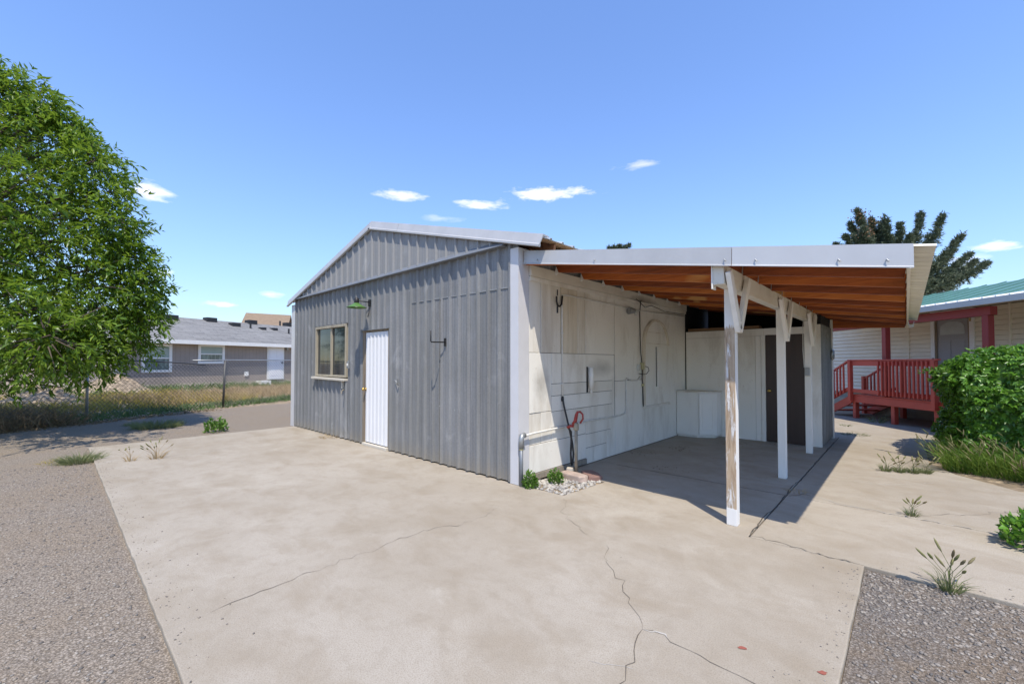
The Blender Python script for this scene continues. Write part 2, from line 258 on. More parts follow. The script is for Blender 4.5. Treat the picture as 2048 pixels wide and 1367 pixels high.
# ------------------------------------------------------------------ geometry helpers
class MB:
    def __init__(s): s.v = []; s.f = []
    def add(s, vs, fs):
        o = len(s.v); s.v += [tuple(float(c) for c in p) for p in vs]; s.f += [tuple(i+o for i in f) for f in fs]; return s
    def box(s, x0, x1, y0, y1, z0, z1):
        return s.add([(x0,y0,z0),(x1,y0,z0),(x1,y1,z0),(x0,y1,z0),(x0,y0,z1),(x1,y0,z1),(x1,y1,z1),(x0,y1,z1)],
                     [(0,3,2,1),(4,5,6,7),(0,1,5,4),(1,2,6,5),(2,3,7,6),(3,0,4,7)])
    def beam(s, p0, p1, w, h, up=(0,0,1)):
        p0 = Vector(p0); p1 = Vector(p1); d = (p1-p0).normalized(); u = Vector(up); sd = d.cross(u).normalized(); u = sd.cross(d)
        vs = []
        for p in (p0, p1):
            for a, b in ((-1,-1),(1,-1),(1,1),(-1,1)): vs.append(p+sd*(a*w/2)+u*(b*h/2))
        return s.add(vs, [(0,1,2,3),(7,6,5,4),(0,4,5,1),(1,5,6,2),(2,6,7,3),(3,7,4,0)])
    def tube(s, pts, r, n=8, caps=True):
        pts = [Vector(p) for p in pts]; rs = r if isinstance(r, (list, tuple)) else [r]*len(pts); vs = []; prev = None
        for i, p in enumerate(pts):
            d = (pts[min(i+1, len(pts)-1)]-pts[max(i-1, 0)]).normalized()
            a = prev if prev is not None else (Vector((0,0,1)) if abs(d.z) < .9 else Vector((1,0,0)))
            sd = d.cross(a).normalized(); a2 = sd.cross(d).normalized(); prev = a2
            for k in range(n):
                t_ = 2*math.pi*k/n; vs.append(p+(sd*math.cos(t_)+a2*math.sin(t_))*rs[i])
        fs = [(i*n+k, i*n+(k+1) % n, (i+1)*n+(k+1) % n, (i+1)*n+k) for i in range(len(pts)-1) for k in range(n)]
        if caps: fs += [tuple(reversed(range(n))), tuple(range((len(pts)-1)*n, len(pts)*n))]
        return s.add(vs, fs)
    def lathe(s, prof, c, n=20, axis='z'):
        vs = []
        for r_, h in prof:
            for k in range(n):
                a = 2*math.pi*k/n; q = (r_*math.cos(a), r_*math.sin(a), h)
                if axis == 'y': q = (q[0], q[2], q[1])
                if axis == 'x': q = (q[2], q[0], q[1])
                vs.append((c[0]+q[0], c[1]+q[1], c[2]+q[2]))
        m_ = len(prof); fs = [(i*n+k, i*n+(k+1) % n, (i+1)*n+(k+1) % n, (i+1)*n+k) for i in range(m_-1) for k in range(n)]
        fs += [tuple(range(n)), tuple(range((m_-1)*n, m_*n))]
        return s.add(vs, fs)
    def prism(s, poly, axis, a, b):
        """poly of 2-d points in the plane across axis, extruded from a to b"""
        n = len(poly)
        def P(q, t_): return {'x': (t_, q[0], q[1]), 'y': (q[0], t_, q[1]), 'z': (q[0], q[1], t_)}[axis]
        return s.add([P(q, a) for q in poly]+[P(q, b) for q in poly],
                     [tuple(range(n)), tuple(reversed(range(n, 2*n)))]+[(i, i+n, (i+1) % n+n, (i+1) % n) for i in range(n)])
    def extr(s, prof, p0, p1, ex, ey):
        """2-d profile (along unit vectors ex, ey) swept from p0 to p1"""
        n = len(prof); ex = np.asarray(ex, float); ey = np.asarray(ey, float)
        vs = [np.asarray(p, float)+ex*q[0]+ey*q[1] for p in (p0, p1) for q in prof]
        return s.add(vs, [tuple(range(n)), tuple(reversed(range(n, 2*n)))]+[(i, i+n, (i+1) % n+n, (i+1) % n) for i in range(n)])
    def build(s, name, mat, parent=None, smooth=False, bevel=0.):
        me = bpy.data.meshes.new(name); me.from_pydata(s.v, [], s.f); me.update()
        import bmesh
        bm = bmesh.new(); bm.from_mesh(me); bmesh.ops.recalc_face_normals(bm, faces=bm.faces); bm.to_mesh(me); bm.free()
        return finish(name, me, mat, parent, smooth, bevel)
def finish(name, me, mat, parent=None, smooth=False, bevel=0.):
    o = bpy.data.objects.new(name, me); COL.objects.link(o); me.materials.append(M(mat) if isinstance(mat, str) else mat)
    if smooth: me.polygons.foreach_set('use_smooth', [True]*len(me.polygons))
    if bevel:
        b = o.modifiers.new('bevel', 'BEVEL'); b.width = bevel; b.segments = 2; b.limit_method = 'ANGLE'
    if parent is not None: adopt(o, parent)
    return o
def wloc(o):
    p = Vector(o.location)
    while o.parent is not None: o = o.parent; p = p+Vector(o.location) if o.type == 'EMPTY' else p
    return p
def adopt(o, parent):
    root = parent
    while root.parent is not None: root = root.parent
    o.parent = parent
    o.matrix_parent_inverse = Matrix.Translation(root.location).inverted() if parent is root else Matrix.Identity(4)
def tag(o, label, cat, group=None, kind=None):
    if label: o['label'] = label
    if cat: o['category'] = cat
    if group: o['group'] = group
    if kind: o['kind'] = kind
    return o
def thing(name, label, cat, loc, group=None):
    o = bpy.data.objects.new(name, None); COL.objects.link(o); o.location = loc; o.empty_display_size = .2
    return tag(o, label, cat, group)
def struct(o, label=None): o['kind'] = 'structure'; return tag(o, label, None)
def raw_mesh(name, verts, nper, faces_per, mat, parent=None, smooth=False):
    """verts (N,k,3) array of repeated little pieces, faces_per the face index tuples inside one piece"""
    N, k, _ = verts.shape; me = bpy.data.meshes.new(name); fl = len(faces_per[0]); nf = len(faces_per)
    me.vertices.add(N*k); me.vertices.foreach_set('co', verts.reshape(-1).astype(np.float32))
    idx = (np.arange(N)[:, None, None]*k+np.array(faces_per)[None]).reshape(-1)
    me.loops.add(len(idx)); me.loops.foreach_set('vertex_index', idx.astype(np.int32))
    me.polygons.add(N*nf); me.polygons.foreach_set('loop_start', np.arange(0, N*nf*fl, fl, dtype=np.int32))
    me.update(calc_edges=True); me.validate()
    return finish(name, me, mat, parent, smooth)
def unit(a): return a/np.maximum(np.linalg.norm(a, axis=-1, keepdims=True), 1e-9)
def leaves(name, o, d, L, Wd, mat, parent=None, up=None, fold=.18):
    """one folded pointed leaf for each origin o and direction d"""
    N = len(o); d = unit(d); rnd = RNG.normal(size=(N,3)) if up is None else up+RNG.normal(size=(N,3))*.45
    s = unit(np.cross(d, rnd)); n = np.cross(s, d); L = np.broadcast_to(np.asarray(L), (N,))[:, None]; Wd = np.broadcast_to(np.asarray(Wd), (N,))[:, None]
    v = np.stack([o, o+d*L*.42+s*Wd+n*Wd*fold*2, o+d*L-n*L*.12, o+d*L*.42-s*Wd+n*Wd*fold*2], 1)
    return raw_mesh(name, v, 4, [(0,1,2),(0,2,3)], mat, parent)
def blades(name, o, d, L, Wd, mat, parent=None, droop=.35):
    """grass blades: two-segment tapering strips"""
    N = len(o); d = unit(d); s = unit(np.cross(d, RNG.normal(size=(N,3)))); L = np.broadcast_to(np.asarray(L), (N,))[:, None]; Wd = np.broadcast_to(np.asarray(Wd), (N,))[:, None]
    h = d.copy(); h[:, 2] = 0; h = unit(h+1e-6); m_ = o+d*L*.55; tip = m_+unit(d*(1-droop)+h*droop-np.array([0,0,droop*.35]))*L*.45
    v = np.stack([o-s*Wd, o+s*Wd, m_+s*Wd*.8, m_-s*Wd*.8, tip, tip+s*Wd*.1], 1)
    return raw_mesh(name, v, 6, [(0,1,2,3),(3,2,5,4)], mat, parent), tip
def sheet(org, al, up, nr, s0, s1, bot, top, pitch, phase=0., rib=.02, wb=.05, wt_=.022, mb=None, th=0.):
    """ribbed metal sheet; s along al, bot/top heights as functions of s along up"""
    org, al, up, nr = (np.asarray(k, float) for k in (org, al, up, nr)); prof = [(s0, 0.)]
    k = math.floor((s0-phase)/pitch)
    while phase+k*pitch < s1+pitch:
        c = phase+k*pitch
        for ds, h in ((-wb/2, 0), (-wt_/2, rib), (wt_/2, rib), (wb/2, 0), (pitch*.33-.006, 0), (pitch*.33, .004), (pitch*.33+.006, 0), (pitch*.66-.006, 0), (pitch*.66, .004), (pitch*.66+.006, 0)):
            if s0+1e-4 < c+ds < s1-1e-4: prof.append((c+ds, h))
        k += 1
    prof.append((s1, 0.)); mb = mb or MB(); vs = []; fs = []
    for s, h in prof:
        for z in (bot(s), top(s)): vs.append(org+al*s+up*z+nr*h)
    n = len(prof)
    if th:
        for s, h in prof:
            for z in (bot(s), top(s)): vs.append(org+al*s+up*z+nr*(h-th))
    for i in range(n-1):
        fs.append((2*i, 2*i+2, 2*i+3, 2*i+1))
        if th: q = 2*n; fs += [(q+2*i, q+2*i+1, q+2*i+3, q+2*i+2), (2*i, q+2*i, q+2*i+2, 2*i+2), (2*i+1, 2*i+3, q+2*i+3, q+2*i+1)]
    return mb.add(vs, fs)
C_ = lambda z: (lambda s: z)

# ================================================================== THE GROUND
def gz(x, y):
    """ground rises a little beyond the fence on the left"""
    dd = -(x+12.6)-.45*(y+2.0); return .02*max(0, min(dd, 14)) + (.0 if dd < 0 else .03)
def gzv(x, y): dd = -(x+12.6)-.45*(y+2.0); return .02*np.clip(dd, 0, 14)+np.where(dd < 0, 0, .03)
xs = [-900,-400,-150,-80]+list(np.arange(-50, 12.1, 1.0))+[20,40,80,150,400,900]; ys = [-900,-300,-100,-40,-20]+list(np.arange(-12, 40.1, 1.0))+[60,100,200,400,900]
mb = MB(); mb.add([(x, y, gz(x, y)-.06) for y in ys for x in xs], [(j*len(xs)+i, j*len(xs)+i+1, (j+1)*len(xs)+i+1, (j+1)*len(xs)+i) for j in range(len(ys)-1) for i in range(len(xs)-1)])
struct(mb.build('ground', 'dirt', None, True), 'dry earth stretching away behind the fence and houses')
g = MB(); g.add([(-11.9,-30,-.034),(9,-30,-.034),(9,.1,-.034),(9,9,-.034),(-.1,9,-.034),(-7,13,-.034),(-14.4,6,-.034),(-13.1,-1.0,-.034),(-11.2,-4.6,-.034)], [tuple(range(9))])
struct(g.build('gravel_yard', 'gravel'), 'compacted grey brown gravel yard left of the concrete')
g = MB(); g.add([(3.262,-20,-.026),(14,-20,-.026),(14,.185,-.026),(3.262,.185,-.026)], [(0,1,2,3)])
struct(g.build('gravel_strip', 'gravel_dark'), 'loose dark gravel at lower right beside the concrete edge')
def slab(name, poly, mat, label, z0=-.12, z1=0.):
    q = []
    for a, b in zip(poly, poly[1:]+poly[:1]):
        n_ = max(1, int(math.hypot(b[0]-a[0], b[1]-a[1])/.12)) if (a[1] < -3.4 and b[1] < -3.4) or (a[0] > 3.2 and b[0] > 3.2 and a[1] < .2 and b[1] < .2) else 1
        for i in range(n_): w_ = random.uniform(-.006,.003) if i else 0; q.append((a[0]+(b[0]-a[0])*i/n_+(w_ if abs(b[0]-a[0]) < .1 else 0), a[1]+(b[1]-a[1])*i/n_+(-w_ if abs(b[1]-a[1]) < .1 else 0)))
    poly = q
    o = MB().prism(poly, 'z', z0, z1).build(name, mat, None, False, .008); return struct(o, label)
pad = slab('concrete_pad', [(-7.12,-3.48),(3.26,-3.48),(3.26,.185),(2.484,.19),(2.484,1.738),(.02,1.738),(.02,.93),(.42,.93),(.70,.83),(.64,.03),(.02,.012),(-7.16,.012)], 'concrete', 'large worn concrete pad before the shed')
slab_b = slab('carport_slab', [(.02,1.752),(2.484,1.752),(2.484,6.9),(.02,6.9)], 'concrete_b', 'shaded concrete slab under the carport roof')
slab_c = slab('walkway_slab', [(2.496,.195),(7.5,.195),(7.5,1.742),(2.496,1.742)], 'concrete_c', 'sunny concrete walkway slab beside the gravel')
slab_d = slab('walkway_slab', [(2.496,1.756),(7.5,1.756),(7.5,3.05),(4.9,3.15),(4.5,3.72),(3.98,4.35),(3.74,5.0),(3.74,7.2),(4.6,8.5),(4.6,13.5),(-.1,13.5),(-.1,6.92),(2.496,6.9)], 'concrete_b', 'concrete walk leading back to the red deck')
g = MB(); g.add([(2.4,.1,-.03),(2.6,.1,-.03),(2.6,13,-.03),(2.4,13,-.03)], [(0,1,2,3)]); g.add([(0,1.7,-.029),(7.5,1.7,-.029),(7.5,1.79,-.029),(0,1.79,-.029)], [(0,1,2,3)])
struct(g.build('joint_soil', 'joint_dirt'), 'dark soil filling the slab joints')
soil = MB().prism([(3.7,5.02),(3.96,4.36),(4.48,3.75),(4.9,3.18),(8,3.08),(8,8.4),(4.5,8.4),(3.7,7.2)], 'z', -.1, -.012).build('planting_bed', 'dirt'); struct(soil, 'bare soil bed under the hedge')

def jag(pts, w0, w1, mat, name, parent, z=.0025, seg=.06, amp=.02):
    """an irregular crack following ground points"""
    P = [np.array(p, float) for p in pts]; line = []
    for a, b in zip(P[:-1], P[1:]):
        n = max(2, int(np.linalg.norm(b-a)/seg))
        for i in range(n): line.append(a+(b-a)*i/n+RNG.normal(size=2)*amp*(0 if i == 0 else 1))
    line.append(P[-1]); line = np.array(line); vs = []
    for i, p in enumerate(line):
        d = line[min(i+1, len(line)-1)]-line[max(i-1, 0)]; d /= np.linalg.norm(d)+1e-9; nrm = np.array([-d[1], d[0]])
        w = .72*random.uniform(w0, w1)*(.25 if i in (0, len(line)-1) else 1); vs += [(*(p+nrm*w), z), (*(p-nrm*w), z)]
    mbk = MB(); mbk.add(vs, [(2*i, 2*i+1, 2*i+3, 2*i+2) for i in range(len(line)-1)]); return mbk.build(name, mat, parent)
GP = lambda *pp: [on(px, py, 'z', 0)[:2] for px, py in pp]
jag(GP((420,1225),(520,1182),(640,1140),(760,1095),(800,1075),(870,1055),(925,1048)), .001, .0042, 'crack_dirt', 'crack', pad)
jag(GP((330,1262),(420,1225)), .0008, .0025, 'crack_light', 'crack', pad); jag(GP((925,1048),(975,1028),(1000,1010)), .0006, .002, 'crack_dirt', 'crack', pad)
jag(GP((1128,995),(1132,1036),(1150,1048),(1178,1070)), .0006, .0022, 'crack_dirt', 'crack', pad); jag(GP((1212,1088),(1215,1120),(1245,1170),(1265,1215),(1285,1258)), .0008, .0035, 'crack_dirt', 'crack', pad)
jag(GP((1285,1258),(1268,1300),(1252,1330),(1240,1367),(1225,1420)), .0012, .0045, 'crack_dirt', 'crack', pad); jag(GP((1285,1258),(1330,1270),(1400,1310),(1510,1367),(1570,1400)), .0006, .003, 'crack_dirt', 'crack', pad)
jag(GP((1285,1258),(1310,1262),(1335,1275)), .004, .009, 'crack_light', 'crack', pad, .002)
jag(GP((340,917),(410,905),(470,893),(540,882)), .001, .005, 'crack_dirt', 'crack', pad); jag(GP((1176,1320),(1250,1332),(1270,1338)), .001, .003, 'crack_light', 'crack', pad, .002)
jag([(2.49,.2),(2.47,.8),(2.50,1.2),(2.488,1.75)], .003, .009, 'joint_dirt', 'crack', pad, .003, .05, .006); jag([(.35,1.745),(1.2,1.75),(2.1,1.742),(2.49,1.75)], .003, .008, 'joint_dirt', 'crack', slab_b, .003, .05, .005)
jag([(2.49,1.75),(2.56,1.80),(2.62,1.93),(2.70,1.90)], .004, .010, 'joint_dirt', 'crack', slab_d, .003, .05, .006); jag([(2.49,1.80),(2.47,2.1),(2.50,2.7),(2.49,4.2),(2.485,6.2)], .002, .008, 'joint_dirt', 'crack', slab_b, .003, .06, .007)
jag([(2.7,1.9),(3.1,1.78),(3.6,1.752),(4.6,1.75)], .003, .008, 'crack_light', 'crack', slab_d, .003); jag([(2.5,.21),(2.8,.2),(3.26,.19)], .002, .006, 'crack_dirt', 'crack', slab_c, .003)
jag([(2.9,2.95),(3.3,3.05),(3.75,3.6)], .002, .005, 'crack_light', 'crack', slab_d, .003); jag([(3.55,1.86),(3.9,2.2),(4.4,2.8)], .001, .004, 'crack_dirt', 'crack', slab_d, .003)
for (px, py, a) in ((1484,1295,.5),(1646,1345,.4)):                    # dabs of red paint on the concrete
    p = on(px, py, 'z', 0); q = MB(); pts = [(p[0]+math.cos(t_)*.022*random.uniform(.6,1.2)*math.cos(a)-math.sin(t_)*.012*math.sin(a), p[1]+math.cos(t_)*.022*math.sin(a)+math.sin(t_)*.013*random.uniform(.7,1.3), .003) for t_ in np.linspace(0, 2*math.pi, 12, False)]
    q.add(pts, [tuple(range(12))]).build('paint_dab', 'red_paint', pad)
# loose pebbles lying on the gravel and slab edges
def pebbles(name, xy, smin, smax, mats, z=-.03, kindlabel=None):
    ico = np.array([(0,0,1),(.89,0,.45),(.28,.85,.45),(-.72,.53,.45),(-.72,-.53,.45),(.28,-.85,.45),(.72,.53,-.45),(-.28,.85,-.45),(-.89,0,-.45),(-.28,-.85,-.45),(.72,-.53,-.45),(0,0,-1)])
    fc = [(0,1,2),(0,2,3),(0,3,4),(0,4,5),(0,5,1),(1,6,2),(2,7,3),(3,8,4),(4,9,5),(5,10,1),(6,7,2),(7,8,3),(8,9,4),(9,10,5),(10,6,1),(6,11,7),(7,11,8),(8,11,9),(9,11,10),(10,11,6)]
    N = len(xy); s = RNG.uniform(smin, smax, (N,1,1))*RNG.uniform(.6, 1.3, (N,1,3)); s[:, :, 2] *= .6; th = RNG.uniform(0, 6.28, N); c, sn_ = np.cos(th), np.sin(th)
    v = ico[None]*RNG.uniform(.8, 1.15, (N,12,1))*s; x = v[:,:,0]*c[:,None]-v[:,:,1]*sn_[:,None]; y = v[:,:,0]*sn_[:,None]+v[:,:,1]*c[:,None]
    v = np.stack([x+xy[:,0:1], y+xy[:,1:2], v[:,:,2]+z+s[:,:,2]*.35], 2); o = raw_mesh(name, v, 12, fc, mats); o['kind'] = 'stuff'
    if kindlabel: o['label'] = kindlabel
    return o
m_leaf('pebble', [(.12,.11,.10),(.20,.175,.15),(.27,.23,.185),(.36,.32,.27),(.16,.145,.13)], 0., .9)
xy = np.stack([RNG.uniform(-6, 2.2, 5200), -3.5-RNG.exponential(1.1, 5200)-.02], 1)
o = pebbles('loose_pebbles', xy, .004, .012, 'pebble', -.034, 'loose pebbles on the gravel left of the pad'); o['category'] = 'pebbles'
xy = np.stack([RNG.uniform(3.28, 5.2, 5200), .17-RNG.exponential(.9, 5200)], 1)
o = pebbles('loose_pebbles', xy, .004, .013, 'pebble', -.026, 'loose dark pebbles in the lower right gravel'); o['category'] = 'pebbles'

xy = np.concatenate([np.stack([RNG.uniform(-7, 2.5, 420), -3.46+RNG.exponential(.09, 420)], 1), np.stack([3.24-RNG.exponential(.06, 90), RNG.uniform(-2, .15, 90)], 1), np.stack([RNG.uniform(3.3, 5, 90), .215+RNG.exponential(.05, 90)], 1)])
o = pebbles('slab_grit', xy, .003, .007, 'pebble', 0., 'grit kicked up onto the edges of the concrete'); o['category'] = 'grit'

# ================================================================== THE SHED
SL = 7.4; RX, RZ, EZ = -3.54, 4.02, 2.97; SLP = (RZ-EZ)/3.96
shed = thing('metal_shed', 'grey ribbed metal shed with white corner trim and low gable', 'shed', (-3.55, 3.5, 0))
def roofz(x): return RZ-abs(x-RX)*SLP
core = MB().prism([(-7.05,.1),(-.05,.1),(-.05,2.86),(RX,3.72),(-7.05,2.86)], 'y', .045, SL-.05).build('wall_core', 'near_black', shed)
# front sheets: s measured along x
def fsheet(x0, x1, z0, z1, mat, off=0., tilt=0.):
    o = sheet((0, -.004-off, 0), (1,0,0), (0,0,1), (0,-1,0), x0, x1, C_(z0), C_(z1), .2, .06, .034, .072, .028).build('wall_sheet', mat, shed); return o
ga = ['galvanized', 'galvanized_b', 'galvanized_c']
for x0, x1, z0, z1, k, off in [(-7.15,-6.02,.02,3.03,1,0),(-6.02,-4.50,.02,1.17,0,.003),(-6.02,-4.50,2.29,3.03,1,.003),(-4.50,-3.90,.02,3.03,1,0),(-3.90,-2.98,2.085,3.03,0,.003),
                               (-2.98,-2.36,.02,3.03,0,0),(-2.36,-1.55,.02,2.46,2,.004),(-1.55,-.78,.02,2.46,0,.006),(-.78,-.02,.02,2.46,2,.004),(-2.36,-1.2,2.44,3.03,1,.0),(-1.2,-.02,2.44,3.03,0,.002)]:
    fsheet(x0, x1, z0, z1, ga[k], off)
MB().beam((-2.37,-.012,2.462),(-.03,-.012,2.452), .014, .008).build('lap_edge', 'tie_metal', shed)
for x0, x1 in ((-7.1,-5.5),(-5.5,-4.1),(-4.1,-2.9),(-2.9,-1.4),(-1.4,.02)):
    sheet((0,-.05,0), (1,0,0), (0,0,1), (0,-1,0), x0, x1, C_(3.0), (lambda s: max(3.001, roofz(s)-.075)), .235, .02, .03, .055, .02).build('gable_sheet', 'gable_metal', shed)
for x0, x1 in ((-6.95,-4.95),(-4.95,-2.55),(-2.55,-.2)):
    MB().extr([(0,0),(-.055,-.075),(-.055,-.082),(-.004,-.085),(.03,-.085),(.03,0)], (x0,-.045,3.06), (x1-.003,-.045,3.06), (0,1,0), (0,0,1)).build('band_flashing', 'band_metal', shed)
# corner trims
MB().prism([(-.128,-.034),(.014,-.034),(.014,.165),(-.002,.165),(-.002,-.02),(-.128,-.02)], 'z', .005, 2.93).build('corner_trim', 'white_metal', shed)
MB().prism([(-7.34,-.034),(-7.13,-.034),(-7.13,-.02),(-7.325,-.02),(-7.325,.15),(-7.34,.15)], 'z', .0, 2.88).build('corner_trim', 'white_metal', shed)
# roof
for sgn in (1, -1):
    al = (0,1,0); dn = np.array([sgn, 0, -SLP]); dn = dn/np.linalg.norm(dn); nr = np.array([sgn*SLP, 0, 1.]); nr /= np.linalg.norm(nr); LL = 3.96*math.hypot(1, SLP)
    for y0, y1 in ((-.05,1.8),(1.8,3.7),(3.7,5.6),(5.6,SL+.1)):
        sheet((RX, 0, RZ), al, dn, nr, y0, y1, C_(.0), C_(LL), .235, .1, .02, th=.004).build('roof_sheet', 'roof_metal', shed)
def rake(x0, x1):
    d = np.array([x1-x0, 0, roofz(x1)-roofz(x0)]); d /= np.linalg.norm(d); n = np.array([-d[2], 0, d[0]]); n = n if n[2] > 0 else -n
    return MB().extr([(.10,.028),(-.012,.034),(-.042,-.082),(-.060,-.095),(-.060,-.118),(-.02,-.122),(-.02,-.095),(-.03,-.08),(0,.012),(.10,.014)], (x0,-.05,roofz(x0)), (x1,-.05,roofz(x1)), (0,1,0), n).build('rake_trim', 'rake_metal', shed)
rake(-7.5,RX); rake(RX,-2.62); rake(-2.615,.42)
# eave woodwork on the carport side
MB().box(.0,.03,.17,SL,2.84,2.95).build('eave_board', 'eave_wood', shed)
sheet((.004,0,0), (0,1,0), (0,0,1), (1,0,0), .17, SL, C_(2.745), C_(2.84), .2, 0, .012).build('side_sheet', 'galvanized_c', shed)
for k in range(12):
    y = .25+k*.62; MB().beam((-.2,y,roofz(-.2)-.075),(.36,y,roofz(.36)-.075), .04, .09).build('rafter_tail', 'eave_wood', shed)
for x in (.12,.33): MB().beam((x,.0,roofz(x)-.018),(x,SL,roofz(x)-.018), .06, .022).build('purlin', 'brown_board', shed)
# sheet screws
def screws(parent, pts, n, r=.008):
    for p in pts: MB().lathe([(r,0),(r,.005),(r*.4,.007)], (0,0,0), 6).build('screw', 'tie_metal', parent)
sc0 = MB().lathe([(.008,-.006),(.008,0),(.003,.003)], (0,0,0), 6, 'y'); sme = None
for z in (.95,1.75,2.7):
    for k in range(17):
        x = -2.9+k*.2-.05
        if x > -.1: continue
        if sme is None: so_ = sc0.build('screw', 'tie_metal', shed); sme = so_.data
        else: so_ = bpy.data.objects.new('screw', sme); COL.objects.link(so_); adopt(so_, shed)
        so_.location = (x, -.011, z+random.uniform(-.012,.012))
for x, z in [(RX-1.4+k*.47, 3.32+(.22 if k % 2 else 0)) for k in range(8)]:
    so_ = bpy.data.objects.new('screw', sme); COL.objects.link(so_); adopt(so_, shed); so_.location = (x, -.056, z)
# window
wx0, wx1, wz0, wz1 = -5.97, -4.53, 1.21, 2.27
win = MB(); 
for a in ((wx0,wx0+.05,wz0,wz1),(wx1-.05,wx1,wz0,wz1),(wx0+.05,wx1-.05,wz1-.05,wz1),(wx0+.05,wx1-.05,wz0,wz0+.04)): win.box(a[0],a[1],-.035,.05,a[2],a[3])
wf = win.build('window', 'window_wood', shed, False, .004)
MB().box(-5.27,-5.225,-.012,.03,wz0+.04,wz1-.05).build('mullion', 'window_wood', wf, False, .003)
for a, b, y in ((wx0+.05,-5.27,.012),(-5.225,wx1-.05,.024)): MB().box(a,b,y,y+.006,wz0+.04,wz1-.05).build('pane', 'glass_dark', wf)
MB().beam((wx0-.05,-.05,wz0-.03),(wx1+.03,-.05,wz0-.045), .10, .045).build('window_sill', 'sill_wood', wf, False, .004)
MB().box(wx0-.03,wx1+.03,-.03,0,wz1+.002,wz1+.02).build('head_flashing', 'galvanized_c', wf)
# door
dr = MB().box(-3.80,-3.03,-.002,.03,.06,2.05).build('door', 'door_white', shed)
sheet((0,-.003,0), (1,0,0), (0,0,1), (0,-1,0), -3.795,-3.035, C_(.065), C_(2.045), .127, -3.73, .016, .06, .02).build('door_sheet', 'door_white', dr)
for a in ((-3.90,-3.815,0,2.085),(-3.02,-2.985,0,2.085)): MB().box(a[0],a[1],-.012,.06,a[2],a[3]).build('door_jamb', 'jamb_wood', dr, False, .003)
MB().box(-3.815,-3.02,-.010,.06,2.056,2.085).build('door_head', 'jamb_wood', dr); MB().box(-3.93,-2.95,-.05,0,2.087,2.099).build('drip_cap', 'galvanized_c', dr)
MB().box(-3.83,-3.0,-.06,.05,.0,.045).build('threshold', 'sill_wood', dr, False, .004)
kb = MB().lathe([(.028,0),(.028,-.012),(.011,-.02),(.011,-.045),(.026,-.055),(.03,-.07),(.022,-.085),(.006,-.09)], (-3.765,-.004,1.02), 14, 'y').build('door_knob', 'brass', dr, True)

# side wall (x = 0) covered with painted boards: y0,y1,z0,z1,material
planks = [(.172,.404,1.63,2.57,0),(.404,.632,1.63,2.57,2),(.632,.837,1.63,2.57,2),(.837,1.034,1.63,2.57,3),(1.034,1.251,1.63,2.57,3),(1.251,1.459,1.63,2.57,2),
          (1.459,2.315,1.63,2.57,1),(.172,.404,.855,1.63,1),(.404,.632,.855,1.63,1),(.632,2.242,1.215,1.63,1),(.632,2.242,1.052,1.215,0),(.632,2.242,.842,1.052,1),(.632,2.242,.627,.842,0),
          (.172,.404,.453,.855,0),(.404,.632,.453,.855,1),(.632,1.457,.453,.627,1),(.172,1.457,.09,.453,1),(1.457,2.235,.44,.627,0),(1.457,2.06,.236,.44,0),(1.457,1.67,.0,.236,0),(1.67,1.90,.0,.236,1),(1.90,2.06,.0,.236,0),
          (2.06,2.19,.0,.44,1),(2.242,2.315,.62,1.63,1),(2.19,2.33,.0,.62,1),(2.33,3.55,.0,1.2,1),(2.33,3.55,1.2,2.57,1),(3.55,4.77,.0,2.57,1),(4.77,5.36,.0,2.57,1)]
m_paint('weathered_board', (.72,.65,.53), (.36,.27,.16), .6, .8, (7,7,.5), 1.6, .4)
wp = ['wall_paint','wall_paint_b','wall_paint_c','weathered_board']
for i, (y0,y1,z0,z1,k) in enumerate(planks):
    dx = random.uniform(-.003,.004); MB().box(-.02,.012+dx,y0+.003,y1-.003,z0+.003,z1-.003).build('plank', wp[k], shed, False, .003)
MB().box(-.06,.002,.17,5.36,.0,2.57).build('wall_backing', 'near_black', shed)
MB().box(-.02,.03,.17,1.46,.012,.086).build('sill_plate', 'wood_grey', shed)

# ---- things fixed to the front wall
lamp = thing('barn_lamp', 'green enamel barn lamp on a short arm above the window and door', 'lamp', (-3.65,0,2.5))
MB().box(-3.69,-3.61,-.03,-.004,2.53,2.65).build('mount_plate', 'dark_metal', lamp, False, .004)
MB().tube([(-3.65,-.03,2.60),(-3.65,-.10,2.602),(-3.65,-.27,2.604)], .009, 8).build('arm', 'dark_metal', lamp, True)
MB().lathe([(.035,2.555),(.042,2.57),(.042,2.64),(.02,2.655)], (-3.65,-.27,0), 16).build('socket', 'dark_metal', lamp, True)
MB().lathe([(.045,2.56),(.06,2.545),(.11,2.515),(.165,2.485),(.172,2.478),(.165,2.480),(.11,2.508),(.05,2.54)], (-3.65,-.27,0), 32).build('shade', 'green_enamel', lamp, True)
MB().lathe([(.03,2.545),(.035,2.52),(.03,2.50),(.012,2.49)], (-3.65,-.27,0), 14).build('bulb', 'lamp_inside', lamp, True)
MB().tube([(-3.66,-.025,2.54),(-3.67,-.02,2.42),(-3.74,-.02,2.3),(-3.77,-.02,2.18)], .006, 6).build('cable', 'dark_metal', lamp, True)
hook = thing('wall_hook', 'black L-shaped steel hook sticking out right of the white door', 'hook', (-1.44,0,1.8))
MB().box(-1.455,-1.425,-.035,-.02,1.74,1.86).build('hook_plate', 'dark_metal', hook); MB().tube([(-1.44,-.03,1.80),(-1.44,-.272,1.795),(-1.44,-.28,1.81),(-1.44,-.283,1.955)], .009, 8).build('hook_arm', 'dark_metal', hook, True)
sw = thing('switch_box', 'small grey switch box between the window and door', 'switch', (-4.40,0,1.45))
MB().box(-4.44,-4.37,-.06,-.02,1.39,1.53).build('box', 'grey_metal', sw, False, .006); MB().box(-4.415,-4.395,-.075,-.06,1.44,1.49).build('toggle', 'trim_white', sw)
